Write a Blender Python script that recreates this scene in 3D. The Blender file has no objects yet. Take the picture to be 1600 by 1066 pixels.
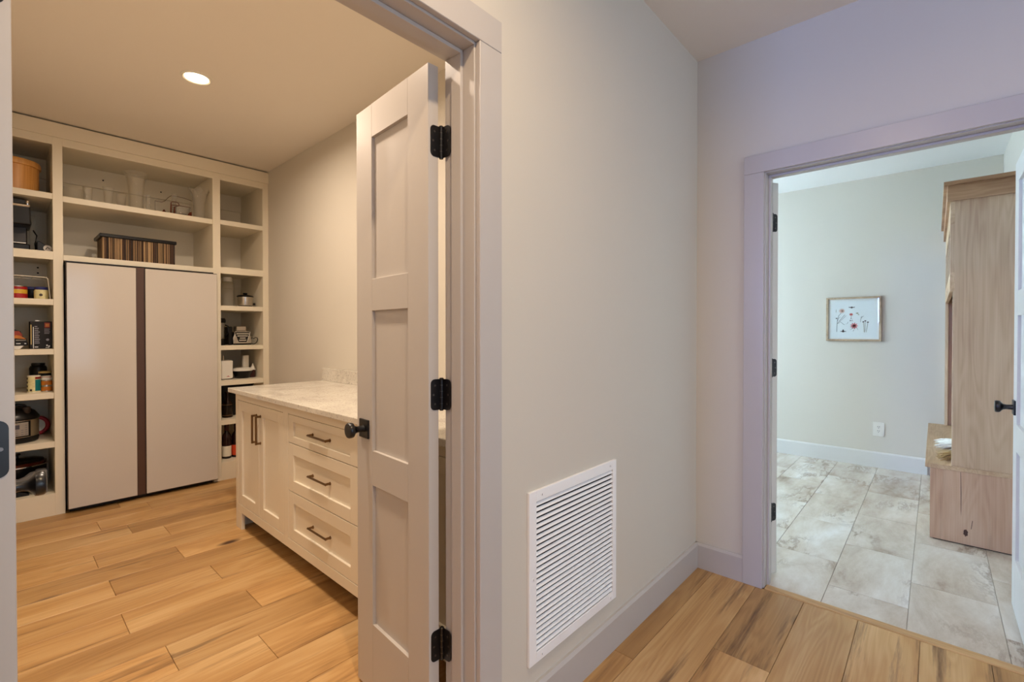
import bpy, bmesh, math, random
from math import sin, cos, pi, radians
from mathutils import Matrix, Vector
random.seed(7)
SC = bpy.context.scene
COL = SC.collection

# ------------------------------------------------------------------ camera
cd = bpy.data.cameras.new('camera'); cam = bpy.data.objects.new('camera', cd); COL.objects.link(cam)
cd.sensor_width = 36.0; cd.lens = 731.92/1600*36.0
cd.shift_y = -(533-525.53)/1600.0
cd.clip_start = 0.02
cam.location = (0, 0, 1.25)
cam.rotation_euler = (radians(90-0.533), 0, radians(42.102-90))
SC.camera = cam

# ------------------------------------------------------------------ world, daylight, exposure
w = bpy.data.worlds.new('sky'); SC.world = w; w.use_nodes = True
bg = w.node_tree.nodes['Background']; bg.inputs[0].default_value = (0.62, 0.80, 1.0, 1); bg.inputs[1].default_value = 3.0
vs = SC.view_settings
vs.view_transform = 'Standard'; vs.look = 'None'; vs.gamma = 1.0; vs.exposure = 0.0; vs.use_curve_mapping = False

def area(name, loc, rot, sx, sy, power, col):
    l = bpy.data.lights.new(name, 'AREA'); l.shape = 'RECTANGLE'; l.size = sx; l.size_y = sy
    l.energy = power; l.color = col
    o = bpy.data.objects.new(name, l); o.location = loc; o.rotation_euler = rot; COL.objects.link(o)
    return o
# daylight entering through the windows the rooms have (each lamp fills a window opening)
area('daylight_mudroom', (4.05, 2.93, 1.45), (radians(90), 0, 0), 2.0, 1.7, 760, (0.50, 0.735, 1.0))      # window_1, faces -y
area('daylight_living', (0.8, -2.93, 1.45), (radians(-90), 0, 0), 2.9, 1.9, 88, (0.92, 0.95, 1.0))       # window_2, faces +y
area('daylight_far', (-4.42, 1.22, 1.92), (0, radians(-90), 0), 0.9, 0.7, 150, (0.22, 0.38, 1.0))         # window_3, faces +x

# ------------------------------------------------------------------ helpers
def lin(c):
    return tuple(((v/255)/12.92 if v/255 <= 0.04045 else ((v/255+0.055)/1.055)**2.4) for v in c) + (1.0,)

OFF = {}
def link(o): COL.objects.link(o); return o

def empty(name, loc=(0, 0, 0), rotz=0.0):
    o = bpy.data.objects.new(name, None); o.location = loc; o.rotation_euler = (0, 0, rotz); o.empty_display_size = 0.05
    link(o); OFF[o.name] = Vector(loc) if rotz == 0 else Vector((0, 0, 0))
    return o
def tag(o, label, cat, group=None):
    o['label'] = label; o['category'] = cat
    if group: o['group'] = group
    return o
def thing(name, label, cat, loc=(0, 0, 0), rotz=0.0, group=None):
    return tag(empty(name, loc, rotz), label, cat, group)
def struct(o):
    o['kind'] = 'structure'; return o

def obj(name, bm, mat, parent=None, smooth=False, base=None):
    """link a bmesh given in the parent's world-aligned coordinates (or in base coordinates)"""
    off = Vector((0, 0, 0))
    if parent is not None: off = OFF.get(parent.name, off)
    elif base is not None: off = Vector(base)
    if off.length > 0: bmesh.ops.translate(bm, verts=bm.verts, vec=-off)
    bmesh.ops.recalc_face_normals(bm, faces=bm.faces)
    me = bpy.data.meshes.new(name); bm.to_mesh(me); bm.free()
    me.materials.append(M[mat] if isinstance(mat, str) else mat)
    if smooth:
        for p in me.polygons: p.use_smooth = True
        try: me.set_sharp_from_angle(angle=radians(40))
        except Exception: pass
    o = bpy.data.objects.new(name, me); link(o)
    if parent is not None: o.parent = parent
    elif base is not None: o.location = base
    OFF[o.name] = off
    return o

def box(x0, x1, y0, y1, z0, z1, bev=0.0, seg=1, bm=None):
    b = bmesh.new()
    v = [b.verts.new((x, y, z)) for x in (x0, x1) for y in (y0, y1) for z in (z0, z1)]
    for f in ((0,1,3,2),(4,6,7,5),(0,4,5,1),(2,3,7,6),(0,2,6,4),(1,5,7,3)): b.faces.new([v[i] for i in f])
    bmesh.ops.recalc_face_normals(b, faces=b.faces)
    if bev > 0: bmesh.ops.bevel(b, geom=b.edges[:], offset=bev, segments=seg, profile=0.5, affect='EDGES')
    if bm is None: return b
    return join(bm, b)
def join(a, b):
    me = bpy.data.meshes.new('tmp'); b.to_mesh(me); b.free(); a.from_mesh(me); bpy.data.meshes.remove(me); return a
def lathe(prof, cx=0, cy=0, seg=32, cap0=True, cap1=True, sx=1.0, sy=1.0, fn=None):
    b = bmesh.new(); rings = []
    for k, (r, z) in enumerate(prof):
        ring = []
        for i in range(seg):
            a = 2*pi*i/seg; rr, zz = (r, z) if fn is None else fn(k, a, r, z)
            ring.append(b.verts.new((cx+rr*cos(a)*sx, cy+rr*sin(a)*sy, zz)))
        rings.append(ring)
    for p, q in zip(rings, rings[1:]):
        for i in range(seg): b.faces.new((p[i], p[(i+1) % seg], q[(i+1) % seg], q[i]))
    if cap0: b.faces.new(rings[0][::-1])
    if cap1: b.faces.new(rings[-1])
    return b
def cyl_between(p, q, r, seg=12, r2=None):
    p = Vector(p); q = Vector(q); d = (q-p); L = d.length
    b = lathe([(r, 0), (r if r2 is None else r2, L)], seg=seg)
    m = d.to_track_quat('Z', 'Y').to_matrix().to_4x4(); m.translation = p
    bmesh.ops.transform(b, matrix=m, verts=b.verts); return b
def tube(pts, r, seg=8):
    b = bmesh.new(); rings = []
    P_ = [Vector(p) for p in pts]
    for i, p in enumerate(P_):
        t = (P_[min(i+1, len(P_)-1)]-P_[max(i-1, 0)]).normalized()
        n = t.cross(Vector((0.13, 0.27, 0.95))).normalized(); m = t.cross(n)
        rr = r[i] if isinstance(r, (list, tuple)) else r
        rings.append([b.verts.new(p+(n*cos(2*pi*k/seg)+m*sin(2*pi*k/seg))*rr) for k in range(seg)])
    for u, v in zip(rings, rings[1:]):
        for k in range(seg): b.faces.new((u[k], u[(k+1) % seg], v[(k+1) % seg], v[k]))
    b.faces.new(rings[0][::-1]); b.faces.new(rings[-1]); return b
def prism(poly, a0, a1, axis='y', bev=0.0):
    """polygon in the two other axes (order x,z / y,z / x,y) extruded along axis"""
    b = bmesh.new()
    def pt(u, v, a): return {'y': (u, a, v), 'x': (a, u, v), 'z': (u, v, a)}[axis]
    A = [b.verts.new(pt(u, v, a0)) for u, v in poly]; B = [b.verts.new(pt(u, v, a1)) for u, v in poly]
    n = len(poly)
    for i in range(n): b.faces.new((A[i], A[(i+1) % n], B[(i+1) % n], B[i]))
    b.faces.new(A[::-1]); b.faces.new(B)
    bmesh.ops.recalc_face_normals(b, faces=b.faces)
    if bev > 0: bmesh.ops.bevel(b, geom=b.edges[:], offset=bev, segments=2, profile=0.5, affect='EDGES')
    return b
def rrect(u0, u1, v0, v1, r, n=5):
    pts = []
    for cu, cv, a0 in ((u1-r, v1-r, 0), (u0+r, v1-r, pi/2), (u0+r, v0+r, pi), (u1-r, v0+r, 1.5*pi)):
        for k in range(n+1):
            a = a0+pi/2*k/n; pts.append((cu+r*cos(a), cv+r*sin(a)))
    return pts

# ------------------------------------------------------------------ materials
M = {}
def newmat(name):
    m = bpy.data.materials.new(name); m.use_nodes = True; M[name] = m
    nt = m.node_tree; return m, nt, nt.nodes['Principled BSDF']
def nd(nt, t, **kw):
    n = nt.nodes.new(t)
    for k, v in kw.items():
        if k.startswith('i_'):
            key = k[2:]; n.inputs[int(key) if key.isdigit() else key].default_value = v
        else: setattr(n, k, v)
    return n
def paint(name, col, rough=0.5, var=0.03, scale=6.0, bump=0.0, spec=0.5):
    m, nt, p = newmat(name); L = nt.links.new
    tc = nd(nt, 'ShaderNodeTexCoord'); no = nd(nt, 'ShaderNodeTexNoise', i_Scale=scale, i_Detail=4.0)
    L(tc.outputs['Object'], no.inputs['Vector'])
    mr = nd(nt, 'ShaderNodeMapRange'); mr.inputs['To Min'].default_value = 1-var; mr.inputs['To Max'].default_value = 1+var
    L(no.outputs['Fac'], mr.inputs['Value'])
    mx = nd(nt, 'ShaderNodeVectorMath', operation='MULTIPLY'); mx.inputs[0].default_value = lin(col)[:3]
    L(mr.outputs['Result'], mx.inputs[1]); L(mx.outputs['Vector'], p.inputs['Base Color'])
    p.inputs['Roughness'].default_value = rough; p.inputs['Specular IOR Level'].default_value = spec
    if bump > 0:
        n2 = nd(nt, 'ShaderNodeTexNoise', i_Scale=180.0, i_Detail=2.0); L(tc.outputs['Object'], n2.inputs['Vector'])
        b = nd(nt, 'ShaderNodeBump', i_Strength=bump, i_Distance=0.002); L(n2.outputs['Fac'], b.inputs['Height']); L(b.outputs['Normal'], p.inputs['Normal'])
    return m
def metal(name, col, rough=0.3):
    m = paint(name, col, rough, 0.05, 20.0); m.node_tree.nodes['Principled BSDF'].inputs['Metallic'].default_value = 1.0; return m
def glass(name, col=(250, 250, 248), rough=0.02):
    m, nt, p = newmat(name); p.inputs['Base Color'].default_value = lin(col); p.inputs['Transmission Weight'].default_value = 1.0
    p.inputs['Roughness'].default_value = rough; p.inputs['IOR'].default_value = 1.45
    n = nd(nt, 'ShaderNodeTexNoise', i_Scale=40.0); b = nd(nt, 'ShaderNodeBump', i_Strength=0.04, i_Distance=0.002)
    nt.links.new(n.outputs['Fac'], b.inputs['Height']); nt.links.new(b.outputs['Normal'], p.inputs['Normal'])
    return m
def emit(name, col, s):
    m, nt, p = newmat(name); p.inputs['Emission Color'].default_value = lin(col); p.inputs['Emission Strength'].default_value = s
    p.inputs['Base Color'].default_value = lin((240, 235, 225)); return m
def ramp(nt, stops):
    r = nd(nt, 'ShaderNodeValToRGB'); e = r.color_ramp.elements
    while len(e) < len(stops): e.new(0.5)
    for k, (pos, c) in enumerate(stops): e[k].position = pos; e[k].color = c if len(c) == 4 else lin(c)
    return r
def wood(name, c_dark, c_mid, c_light, axis=0, grain=1.0, knots=True, rough=0.42, tint=0.12, dark_streak=(70, 45, 25), ring=0.055, streak=0.60, fibre=0.35):
    """oak-like: stretched fibre noise, cathedral rings, rare knots and dark mineral streaks; each object gets its own offset and tint"""
    m, nt, p = newmat(name); L = nt.links.new
    tc = nd(nt, 'ShaderNodeTexCoord'); oi = nd(nt, 'ShaderNodeObjectInfo')
    mul = nd(nt, 'ShaderNodeMath', operation='MULTIPLY'); mul.inputs[1].default_value = 37.0; L(oi.outputs['Random'], mul.inputs[0])
    add = nd(nt, 'ShaderNodeVectorMath', operation='ADD'); L(tc.outputs['Object'], add.inputs[0])
    cmb = nd(nt, 'ShaderNodeCombineXYZ')
    for k in range(3): L(mul.outputs[0], cmb.inputs[k])
    L(cmb.outputs[0], add.inputs[1])
    def stretched(long, cross):
        s = [cross*grain]*3; s[axis] = long*grain
        mp = nd(nt, 'ShaderNodeMapping'); mp.inputs['Scale'].default_value = s; L(add.outputs[0], mp.inputs['Vector']); return mp
    # cathedral figure: distorted rings
    mpA = stretched(0.9, 7.0)
    wn = nd(nt, 'ShaderNodeTexNoise', i_Scale=1.0, i_Detail=2.0, i_Distortion=0.6); L(mpA.outputs[0], wn.inputs['Vector'])
    rg = nd(nt, 'ShaderNodeMath', operation='MULTIPLY'); rg.inputs[1].default_value = 70.0; L(wn.outputs['Fac'], rg.inputs[0])
    sn = nd(nt, 'ShaderNodeMath', operation='SINE'); L(rg.outputs[0], sn.inputs[0])
    # fibres
    mpB = stretched(3.0, 150.0)
    fb = nd(nt, 'ShaderNodeTexNoise', i_Scale=1.0, i_Detail=4.0); L(mpB.outputs[0], fb.inputs['Vector'])
    # broad colour drift
    mpC = stretched(0.8, 5.0)
    br = nd(nt, 'ShaderNodeTexNoise', i_Scale=1.0, i_Detail=3.0); L(mpC.outputs[0], br.inputs['Vector'])
    a1 = nd(nt, 'ShaderNodeMath', operation='MULTIPLY_ADD'); L(sn.outputs[0], a1.inputs[0]); a1.inputs[1].default_value = ring; L(br.outputs['Fac'], a1.inputs[2])
    a2 = nd(nt, 'ShaderNodeMath', operation='MULTIPLY_ADD'); L(fb.outputs['Fac'], a2.inputs[0]); a2.inputs[1].default_value = fibre; L(a1.outputs[0], a2.inputs[2])
    h_ = fibre/2; cr = ramp(nt, [(0.205+h_, c_dark), (0.485+h_, c_mid), (0.775+h_, c_light)]); L(a2.outputs[0], cr.inputs[0])
    # dark streaks and knots
    mpD = stretched(1.1, 16.0)
    ds = nd(nt, 'ShaderNodeTexNoise', i_Scale=1.0, i_Detail=5.0, i_Roughness=0.65); L(mpD.outputs[0], ds.inputs['Vector'])
    dr = ramp(nt, [(streak, (0, 0, 0, 1)), (streak+0.13, (1, 1, 1, 1))]); L(ds.outputs['Fac'], dr.inputs[0])
    fac = nd(nt, 'ShaderNodeMath', operation='MULTIPLY'); fac.inputs[1].default_value = 0.75 if knots else 0.25; L(dr.outputs[0], fac.inputs[0])
    mix = nd(nt, 'ShaderNodeMix', data_type='RGBA'); L(fac.outputs[0], mix.inputs['Factor']); L(cr.outputs[0], mix.inputs[6]); mix.inputs[7].default_value = lin(dark_streak)
    out = mix.outputs[2]
    if knots:
        mpK = stretched(1.6, 3.2)
        vo = nd(nt, 'ShaderNodeTexVoronoi', i_Scale=1.0); L(mpK.outputs[0], vo.inputs['Vector'])
        kr = ramp(nt, [(0.04, (1, 1, 1, 1)), (0.12, (0, 0, 0, 1))]); L(vo.outputs['Distance'], kr.inputs[0])
        mk = nd(nt, 'ShaderNodeMix', data_type='RGBA'); L(kr.outputs[0], mk.inputs['Factor']); L(out, mk.inputs[6]); mk.inputs[7].default_value = lin((72, 44, 24)); out = mk.outputs[2]
    tr = nd(nt, 'ShaderNodeMapRange'); tr.inputs['To Min'].default_value = 1-tint; tr.inputs['To Max'].default_value = 1+tint*0.7; L(oi.outputs['Random'], tr.inputs['Value'])
    vm = nd(nt, 'ShaderNodeVectorMath', operation='MULTIPLY'); L(out, vm.inputs[0]); L(tr.outputs[0], vm.inputs[1])
    L(vm.outputs[0], p.inputs['Base Color']); p.inputs['Roughness'].default_value = rough
    bp = nd(nt, 'ShaderNodeBump', i_Strength=0.06, i_Distance=0.002); L(fb.outputs['Fac'], bp.inputs['Height']); L(bp.outputs['Normal'], p.inputs['Normal'])
    return m

paint('wall_paint', (210, 203, 190), 0.62, 0.012, 3.0, 0.04)
paint('ceiling_paint', (230, 222, 210), 0.75, 0.012, 3.0, 0.05)
paint('ceiling_paint_lit', (240, 239, 235), 0.75, 0.01, 3.0, 0.05)  # ceiling paint lightened, stands in for the stronger light on the mudroom ceiling
paint('trim_paint', (190, 184, 179), 0.34, 0.01, 3.0)
paint('trim_paint_lit', (216, 213, 208), 0.34, 0.01, 3.0)  # trim paint again, brighter mudroom light put into its colour
paint('door_paint', (194, 187, 180), 0.33, 0.015, 2.0)
paint('cabinet_paint', (232, 222, 202), 0.36, 0.012, 4.0)
paint('shelf_paint', (232, 222, 200), 0.45, 0.012, 4.0)
paint('black_metal', (16, 15, 17), 0.30, 0.05, 30.0)
paint('grille_white', (246, 246, 246), 0.38, 0.01, 4.0)
paint('duct_dark', (26, 23, 22), 0.8)
paint('fridge_glass', (206, 198, 188), 0.10, 0.01, 1.5)
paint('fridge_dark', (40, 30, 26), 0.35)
paint('channel_brown', (84, 58, 46), 0.3)
metal('bronze', (124, 97, 68), 0.30)
metal('steel', (196, 190, 182), 0.24)
metal('chrome', (225, 222, 218), 0.10)
metal('nickel_screw', (120, 112, 108), 0.3)
paint('black_card', (22, 20, 24), 0.7)
paint('black_plastic', (14, 13, 14), 0.30, 0.05, 20.0, 0.0, 0.3)
paint('grey_plastic', (120, 118, 118), 0.35, 0.05, 10.0)
paint('white_plastic', (228, 224, 214), 0.35, 0.01, 6.0)
paint('cream_label', (226, 214, 160), 0.5, 0.25, 60.0)
paint('red_label', (168, 24, 28), 0.45, 0.15, 40.0)
paint('yellow_label', (222, 176, 52), 0.45, 0.2, 40.0)
paint('blue_lid', (40, 46, 110), 0.4)
paint('teal_label', (20, 150, 158), 0.45, 0.1, 30.0)
paint('orange_food', (196, 116, 32), 0.5, 0.35, 60.0)
paint('food_red', (150, 52, 30), 0.55, 0.4, 50.0)
paint('print_grey', (150, 146, 156), 0.5)
paint('print_white', (235, 235, 235), 0.5)
paint('red_silicone', (176, 26, 38), 0.4)
paint('pale_label', (232, 224, 206), 0.55, 0.06, 60.0)
paint('pale_gold', (205, 178, 110), 0.5, 0.15, 30.0)
paint('dark_red', (60, 18, 16), 0.4)
paint('lcd', (110, 108, 120), 0.2, 0.1, 80.0)
paint('panel_silver', (206, 196, 184), 0.35)
paint('mat_paper', (240, 240, 236), 0.8, 0.01)
paint('art_paper', (236, 240, 238), 0.8, 0.02, 10.0)
paint('ink_stem', (96, 104, 100), 0.8); paint('ink_dark', (84, 72, 70), 0.8, 0.3, 200.0); paint('ink_pink', (214, 120, 122), 0.8, 0.2, 200.0)
paint('ink_blush', (222, 182, 164), 0.8, 0.15, 200.0); paint('ink_olive', (150, 148, 112), 0.8, 0.2, 200.0); paint('ink_coral', (206, 106, 100), 0.8, 0.2, 200.0)
paint('dry_white', (238, 232, 220), 0.85, 0.08, 60.0); paint('dry_straw', (206, 176, 124), 0.8, 0.15, 60.0)
paint('amber', (92, 34, 16), 0.12, 0.2, 30.0); paint('wine_dark', (38, 10, 12), 0.10, 0.1, 20.0); paint('orange_label', (206, 70, 30), 0.5, 0.15, 60.0)
paint('ink_knot', (74, 46, 34), 0.7, 0.3, 120.0)
paint('wire_white', (226, 218, 200), 0.4)
def pane(name, tint=(252, 253, 254), bumpy=False):
    m, nt, p = newmat(name); L = nt.links.new; nt.nodes.remove(p); out = nt.nodes['Material Output']
    tr = nd(nt, 'ShaderNodeBsdfTransparent'); tr.inputs[0].default_value = lin(tint); gl = nd(nt, 'ShaderNodeBsdfGlossy'); gl.inputs['Roughness'].default_value = 0.0
    fr = nd(nt, 'ShaderNodeFresnel', i_IOR=1.45); mx = nd(nt, 'ShaderNodeMixShader')
    ge = nd(nt, 'ShaderNodeNewGeometry'); iv = nd(nt, 'ShaderNodeMath', operation='SUBTRACT'); iv.inputs[0].default_value = 1.0; L(ge.outputs['Backfacing'], iv.inputs[1]); mu = nd(nt, 'ShaderNodeMath', operation='MULTIPLY'); L(fr.outputs[0], mu.inputs[0]); L(iv.outputs[0], mu.inputs[1]); L(mu.outputs[0], mx.inputs[0]);
    if bumpy: fr.inputs[0].default_value = 1.5; gl.inputs['Roughness'].default_value = 0.05; no = nd(nt, 'ShaderNodeTexNoise', i_Scale=55.0, i_Detail=2.0); bp = nd(nt, 'ShaderNodeBump', i_Strength=0.35, i_Distance=0.006); L(no.outputs['Fac'], bp.inputs['Height']); L(bp.outputs['Normal'], gl.inputs['Normal']); L(bp.outputs['Normal'], fr.inputs['Normal'])
    L(tr.outputs[0], mx.inputs[1]); L(gl.outputs[0], mx.inputs[2]); L(mx.outputs[0], out.inputs[0])
    if bumpy:
        df = nd(nt, 'ShaderNodeBsdfDiffuse'); df.inputs[0].default_value = lin((240, 238, 232)); m2 = nd(nt, 'ShaderNodeMixShader'); m2.inputs[0].default_value = 0.07  # whitish diffuse mixed in, a painted gleam on the clear glass
        L(mx.outputs[0], m2.inputs[1]); L(df.outputs[0], m2.inputs[2]); L(m2.outputs[0], out.inputs[0])
pane('picture_glass'); pane('window_glass')
pane('clear_glass', (252, 251, 248), True); glass('amber_glass', (120, 52, 26), 0.03); glass('dark_glass', (104, 74, 56), 0.04)
wood('oak_floor', (154, 110, 62), (190, 147, 92), (214, 178, 126), axis=0, tint=0.16, ring=0.05, streak=0.56, dark_streak=(82, 52, 28), fibre=0.22)
wood('oak_strip', (160, 118, 72), (196, 156, 104), (220, 186, 138), axis=1, tint=0.0, knots=False, fibre=0.22)
wood('oak_subfloor', (120, 84, 50), (160, 120, 80), (190, 150, 105), axis=0, tint=0.0, knots=False)
wood('oak_pale', (174, 140, 108), (202, 171, 136), (218, 191, 157), axis=2, tint=0.05, knots=False, rough=0.55, grain=0.9, dark_streak=(140, 108, 84))
wood('oak_pale_knotty', (174, 134, 104), (203, 164, 132), (216, 184, 152), axis=2, tint=0.04, knots=False, rough=0.55, grain=0.9, dark_streak=(120, 86, 64))
wood('oak_pale_flat', (176, 140, 104), (204, 172, 134), (220, 194, 158), axis=0, tint=0.03, knots=False, rough=0.5, dark_streak=(150, 116, 84))
wood('oak_crown', (146, 106, 76), (174, 136, 102), (194, 160, 124), axis=1, tint=0.02, knots=False, rough=0.55, dark_streak=(130, 94, 66))
wood('oak_shaded', (110, 66, 44), (140, 88, 60), (160, 108, 78), axis=2, tint=0.05, knots=False, rough=0.55)  # shade inside the locker niche painted into its back panel
wood('bamboo', (178, 116, 52), (206, 148, 78), (222, 172, 104), axis=2, tint=0.03, knots=False, rough=0.4, dark_streak=(170, 110, 50))
wood('frame_wood', (150, 124, 98), (184, 160, 132), (206, 186, 160), axis=0, tint=0.05, knots=False, rough=0.5)

def seagrass():
    m, nt, p = newmat('reed'); L = nt.links.new
    oi = nd(nt, 'ShaderNodeObjectInfo'); tc = nd(nt, 'ShaderNodeTexCoord')
    no = nd(nt, 'ShaderNodeTexNoise', i_Scale=9.0, i_Detail=3.0); mp = nd(nt, 'ShaderNodeMapping'); mp.inputs['Scale'].default_value = (14, 14, 0.8)
    L(tc.outputs['Object'], mp.inputs['Vector']); L(mp.outputs[0], no.inputs['Vector'])
    mm = nd(nt, 'ShaderNodeMath', operation='MULTIPLY_ADD'); L(no.outputs['Fac'], mm.inputs[0]); mm.inputs[1].default_value = 0.35; L(oi.outputs['Random'], mm.inputs[2])
    cr = ramp(nt, [(0.30, (40, 24, 16)), (0.75, (96, 66, 44)), (0.98, (196, 162, 118))]); L(mm.outputs[0], cr.inputs[0]); L(cr.outputs[0], p.inputs['Base Color'])
    p.inputs['Roughness'].default_value = 0.6
seagrass()
def granite():
    m, nt, p = newmat('granite'); L = nt.links.new
    tc = nd(nt, 'ShaderNodeTexCoord')
    n1 = nd(nt, 'ShaderNodeTexNoise', i_Scale=3.0, i_Detail=6.0, i_Roughness=0.7, i_Distortion=0.8); L(tc.outputs['Object'], n1.inputs['Vector'])
    c1 = ramp(nt, [(0.34, (196, 188, 176)), (0.5, (218, 211, 198)), (0.7, (230, 224, 212))]); L(n1.outputs['Fac'], c1.inputs[0])
    v = nd(nt, 'ShaderNodeTexVoronoi', i_Scale=150.0); L(tc.outputs['Object'], v.inputs['Vector'])
    n2 = nd(nt, 'ShaderNodeTexNoise', i_Scale=120.0, i_Detail=3.0); L(tc.outputs['Object'], n2.inputs['Vector'])
    c2 = ramp(nt, [(0.58, (0, 0, 0, 1)), (0.70, (1, 1, 1, 1))]); L(n2.outputs['Fac'], c2.inputs[0])
    f = nd(nt, 'ShaderNodeMath', operation='MULTIPLY'); f.inputs[1].default_value = 0.65; L(c2.outputs[0], f.inputs[0])
    mx = nd(nt, 'ShaderNodeMix', data_type='RGBA'); L(f.outputs[0], mx.inputs['Factor']); L(c1.outputs[0], mx.inputs[6]); mx.inputs[7].default_value = lin((104, 96, 88))
    L(mx.outputs[2], p.inputs['Base Color']); p.inputs['Roughness'].default_value = 0.16
granite()
def tile():
    m, nt, p = newmat('stone_tile'); L = nt.links.new
    tc = nd(nt, 'ShaderNodeTexCoord'); oi = nd(nt, 'ShaderNodeObjectInfo')
    mul = nd(nt, 'ShaderNodeMath', operation='MULTIPLY'); mul.inputs[1].default_value = 53.0; L(oi.outputs['Random'], mul.inputs[0])
    cmb = nd(nt, 'ShaderNodeCombineXYZ')
    for k in range(3): L(mul.outputs[0], cmb.inputs[k])
    add = nd(nt, 'ShaderNodeVectorMath', operation='ADD'); L(tc.outputs['Object'], add.inputs[0]); L(cmb.outputs[0], add.inputs[1])
    mp = nd(nt, 'ShaderNodeMapping'); mp.inputs['Rotation'].default_value = (0, 0, 0.7); mp.inputs['Scale'].default_value = (1.3, 3.6, 2.0); L(add.outputs[0], mp.inputs['Vector'])
    n1 = nd(nt, 'ShaderNodeTexNoise', i_Scale=1.0, i_Detail=7.0, i_Roughness=0.66, i_Distortion=0.25); L(mp.outputs[0], n1.inputs['Vector'])
    c1 = ramp(nt, [(0.30, (150, 130, 112)), (0.40, (190, 174, 156)), (0.52, (208, 196, 180)), (0.62, (220, 212, 200)), (0.75, (234, 230, 224))]); L(n1.outputs['Fac'], c1.inputs[0])
    mp2 = nd(nt, 'ShaderNodeMapping'); mp2.inputs['Rotation'].default_value = (0, 0, 0.9); mp2.inputs['Scale'].default_value = (2.2, 7.0, 2.0); L(add.outputs[0], mp2.inputs['Vector'])
    n2 = nd(nt, 'ShaderNodeTexNoise', i_Scale=1.0, i_Detail=6.0, i_Roughness=0.7, i_Distortion=0.3); L(mp2.outputs[0], n2.inputs['Vector'])
    a = nd(nt, 'ShaderNodeMath', operation='SUBTRACT'); a.inputs[1].default_value = 0.5; L(n2.outputs['Fac'], a.inputs[0])
    ab = nd(nt, 'ShaderNodeMath', operation='ABSOLUTE'); L(a.outputs[0], ab.inputs[0])
    c2 = ramp(nt, [(0.0, (0.75, 0.75, 0.75, 1)), (0.05, (0, 0, 0, 1))]); L(ab.outputs[0], c2.inputs[0])
    n3 = nd(nt, 'ShaderNodeTexNoise', i_Scale=2.2); L(add.outputs[0], n3.inputs['Vector'])
    c3 = ramp(nt, [(0.52, (0, 0, 0, 1)), (0.68, (0.9, 0.9, 0.9, 1))]); L(n3.outputs['Fac'], c3.inputs[0])
    f = nd(nt, 'ShaderNodeMath', operation='MULTIPLY'); L(c2.outputs[0], f.inputs[0]); L(c3.outputs[0], f.inputs[1])
    mx = nd(nt, 'ShaderNodeMix', data_type='RGBA'); L(f.outputs[0], mx.inputs['Factor']); L(c1.outputs[0], mx.inputs[6]); mx.inputs[7].default_value = lin((130, 108, 92))
    L(mx.outputs[2], p.inputs['Base Color']); p.inputs['Roughness'].default_value = 0.22
tile()
paint('grout', (168, 156, 140), 0.8)
emit('lamp_lens', (255, 226, 176), 22.0)

# ------------------------------------------------------------------ room shell
H = 2.68
YA, YA2 = 0.943, 1.067          # wall between hall and pantry
XB, XB2 = 2.51, 2.637           # wall between hall and mudroom
XP = 1.656                      # pantry right wall
XF = 5.46                       # mudroom far wall
YR = -0.40                      # mudroom right wall
def wallobj(name, boxes, mat='wall_paint'):
    b = bmesh.new()
    for q in boxes: b = box(*q, bm=b)
    return struct(obj(name, b, mat))
wallobj('wall_pantry_front', [(-0.24, -0.047, YA, YA2, 0, H), (0.909, XB2, YA, YA2, 0, H), (-0.047, 0.909, YA, YA2, 2.056, H)])
wallobj('wall_mudroom_entry', [(XB, XB2, -3.0, -0.324, 0, H), (XB, XB2, 0.632, YA, 0, H), (XB, XB2, -0.324, 0.632, 2.034, H), (XB, XB2, YA2, 3.0, 0, H)])
wallobj('wall_pantry_right', [(XP, XP+0.1, YA2, 5.10, 0, H)])
wallobj('wall_pantry_left', [(-0.24, -0.12, YA2, 5.10, 0, H)])
wallobj('wall_pantry_back', [(-0.24, XP+0.1, 5.02, 5.12, 0, H)])
wallobj('wall_mudroom_far', [(XF, XF+0.12, YR-0.1, 3.1, 0, H)])
wallobj('wall_mudroom_right', [(XB2, XF, YR-0.12, YR, 0, H)])
wallobj('wall_mudroom_left', [(XB2, 3.05, 3.0, 3.12, 0, H), (5.05, XF, 3.0, 3.12, 0, H), (3.05, 5.05, 3.0, 3.12, 0, 0.60), (3.05, 5.05, 3.0, 3.12, 2.30, H)])
wallobj('wall_hall_right', [(-4.5, -0.7, -3.12, -3.0, 0, H), (2.3, XB2, -3.12, -3.0, 0, H), (-0.7, 2.3, -3.12, -3.0, 0, 0.5), (-0.7, 2.3, -3.12, -3.0, 2.4, H)])
wallobj('wall_hall_end', [(-4.62, -4.5, -3.12, 0.87, 0, H), (-4.62, -4.5, 1.57, 2.6, 0, H), (-4.62, -4.5, 0.87, 1.57, 0, 1.49), (-4.62, -4.5, 0.87, 1.57, 2.34, H)])
wallobj('wall_hall_left', [(-4.5, -0.24, 2.5, 2.62, 0, H)])
struct(obj('ceiling', box(-4.62, XB2, -3.12, 2.62, H, H+0.08), 'ceiling_paint'))
struct(obj('ceiling_mudroom', box(XB2, XF+0.12, YR-0.12, 3.12, H, H+0.08), 'ceiling_paint_lit'))
struct(obj('ceiling_pantry', box(-0.24, XP+0.1, 2.62, 5.12, H, H+0.08), 'ceiling_paint'))

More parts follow.
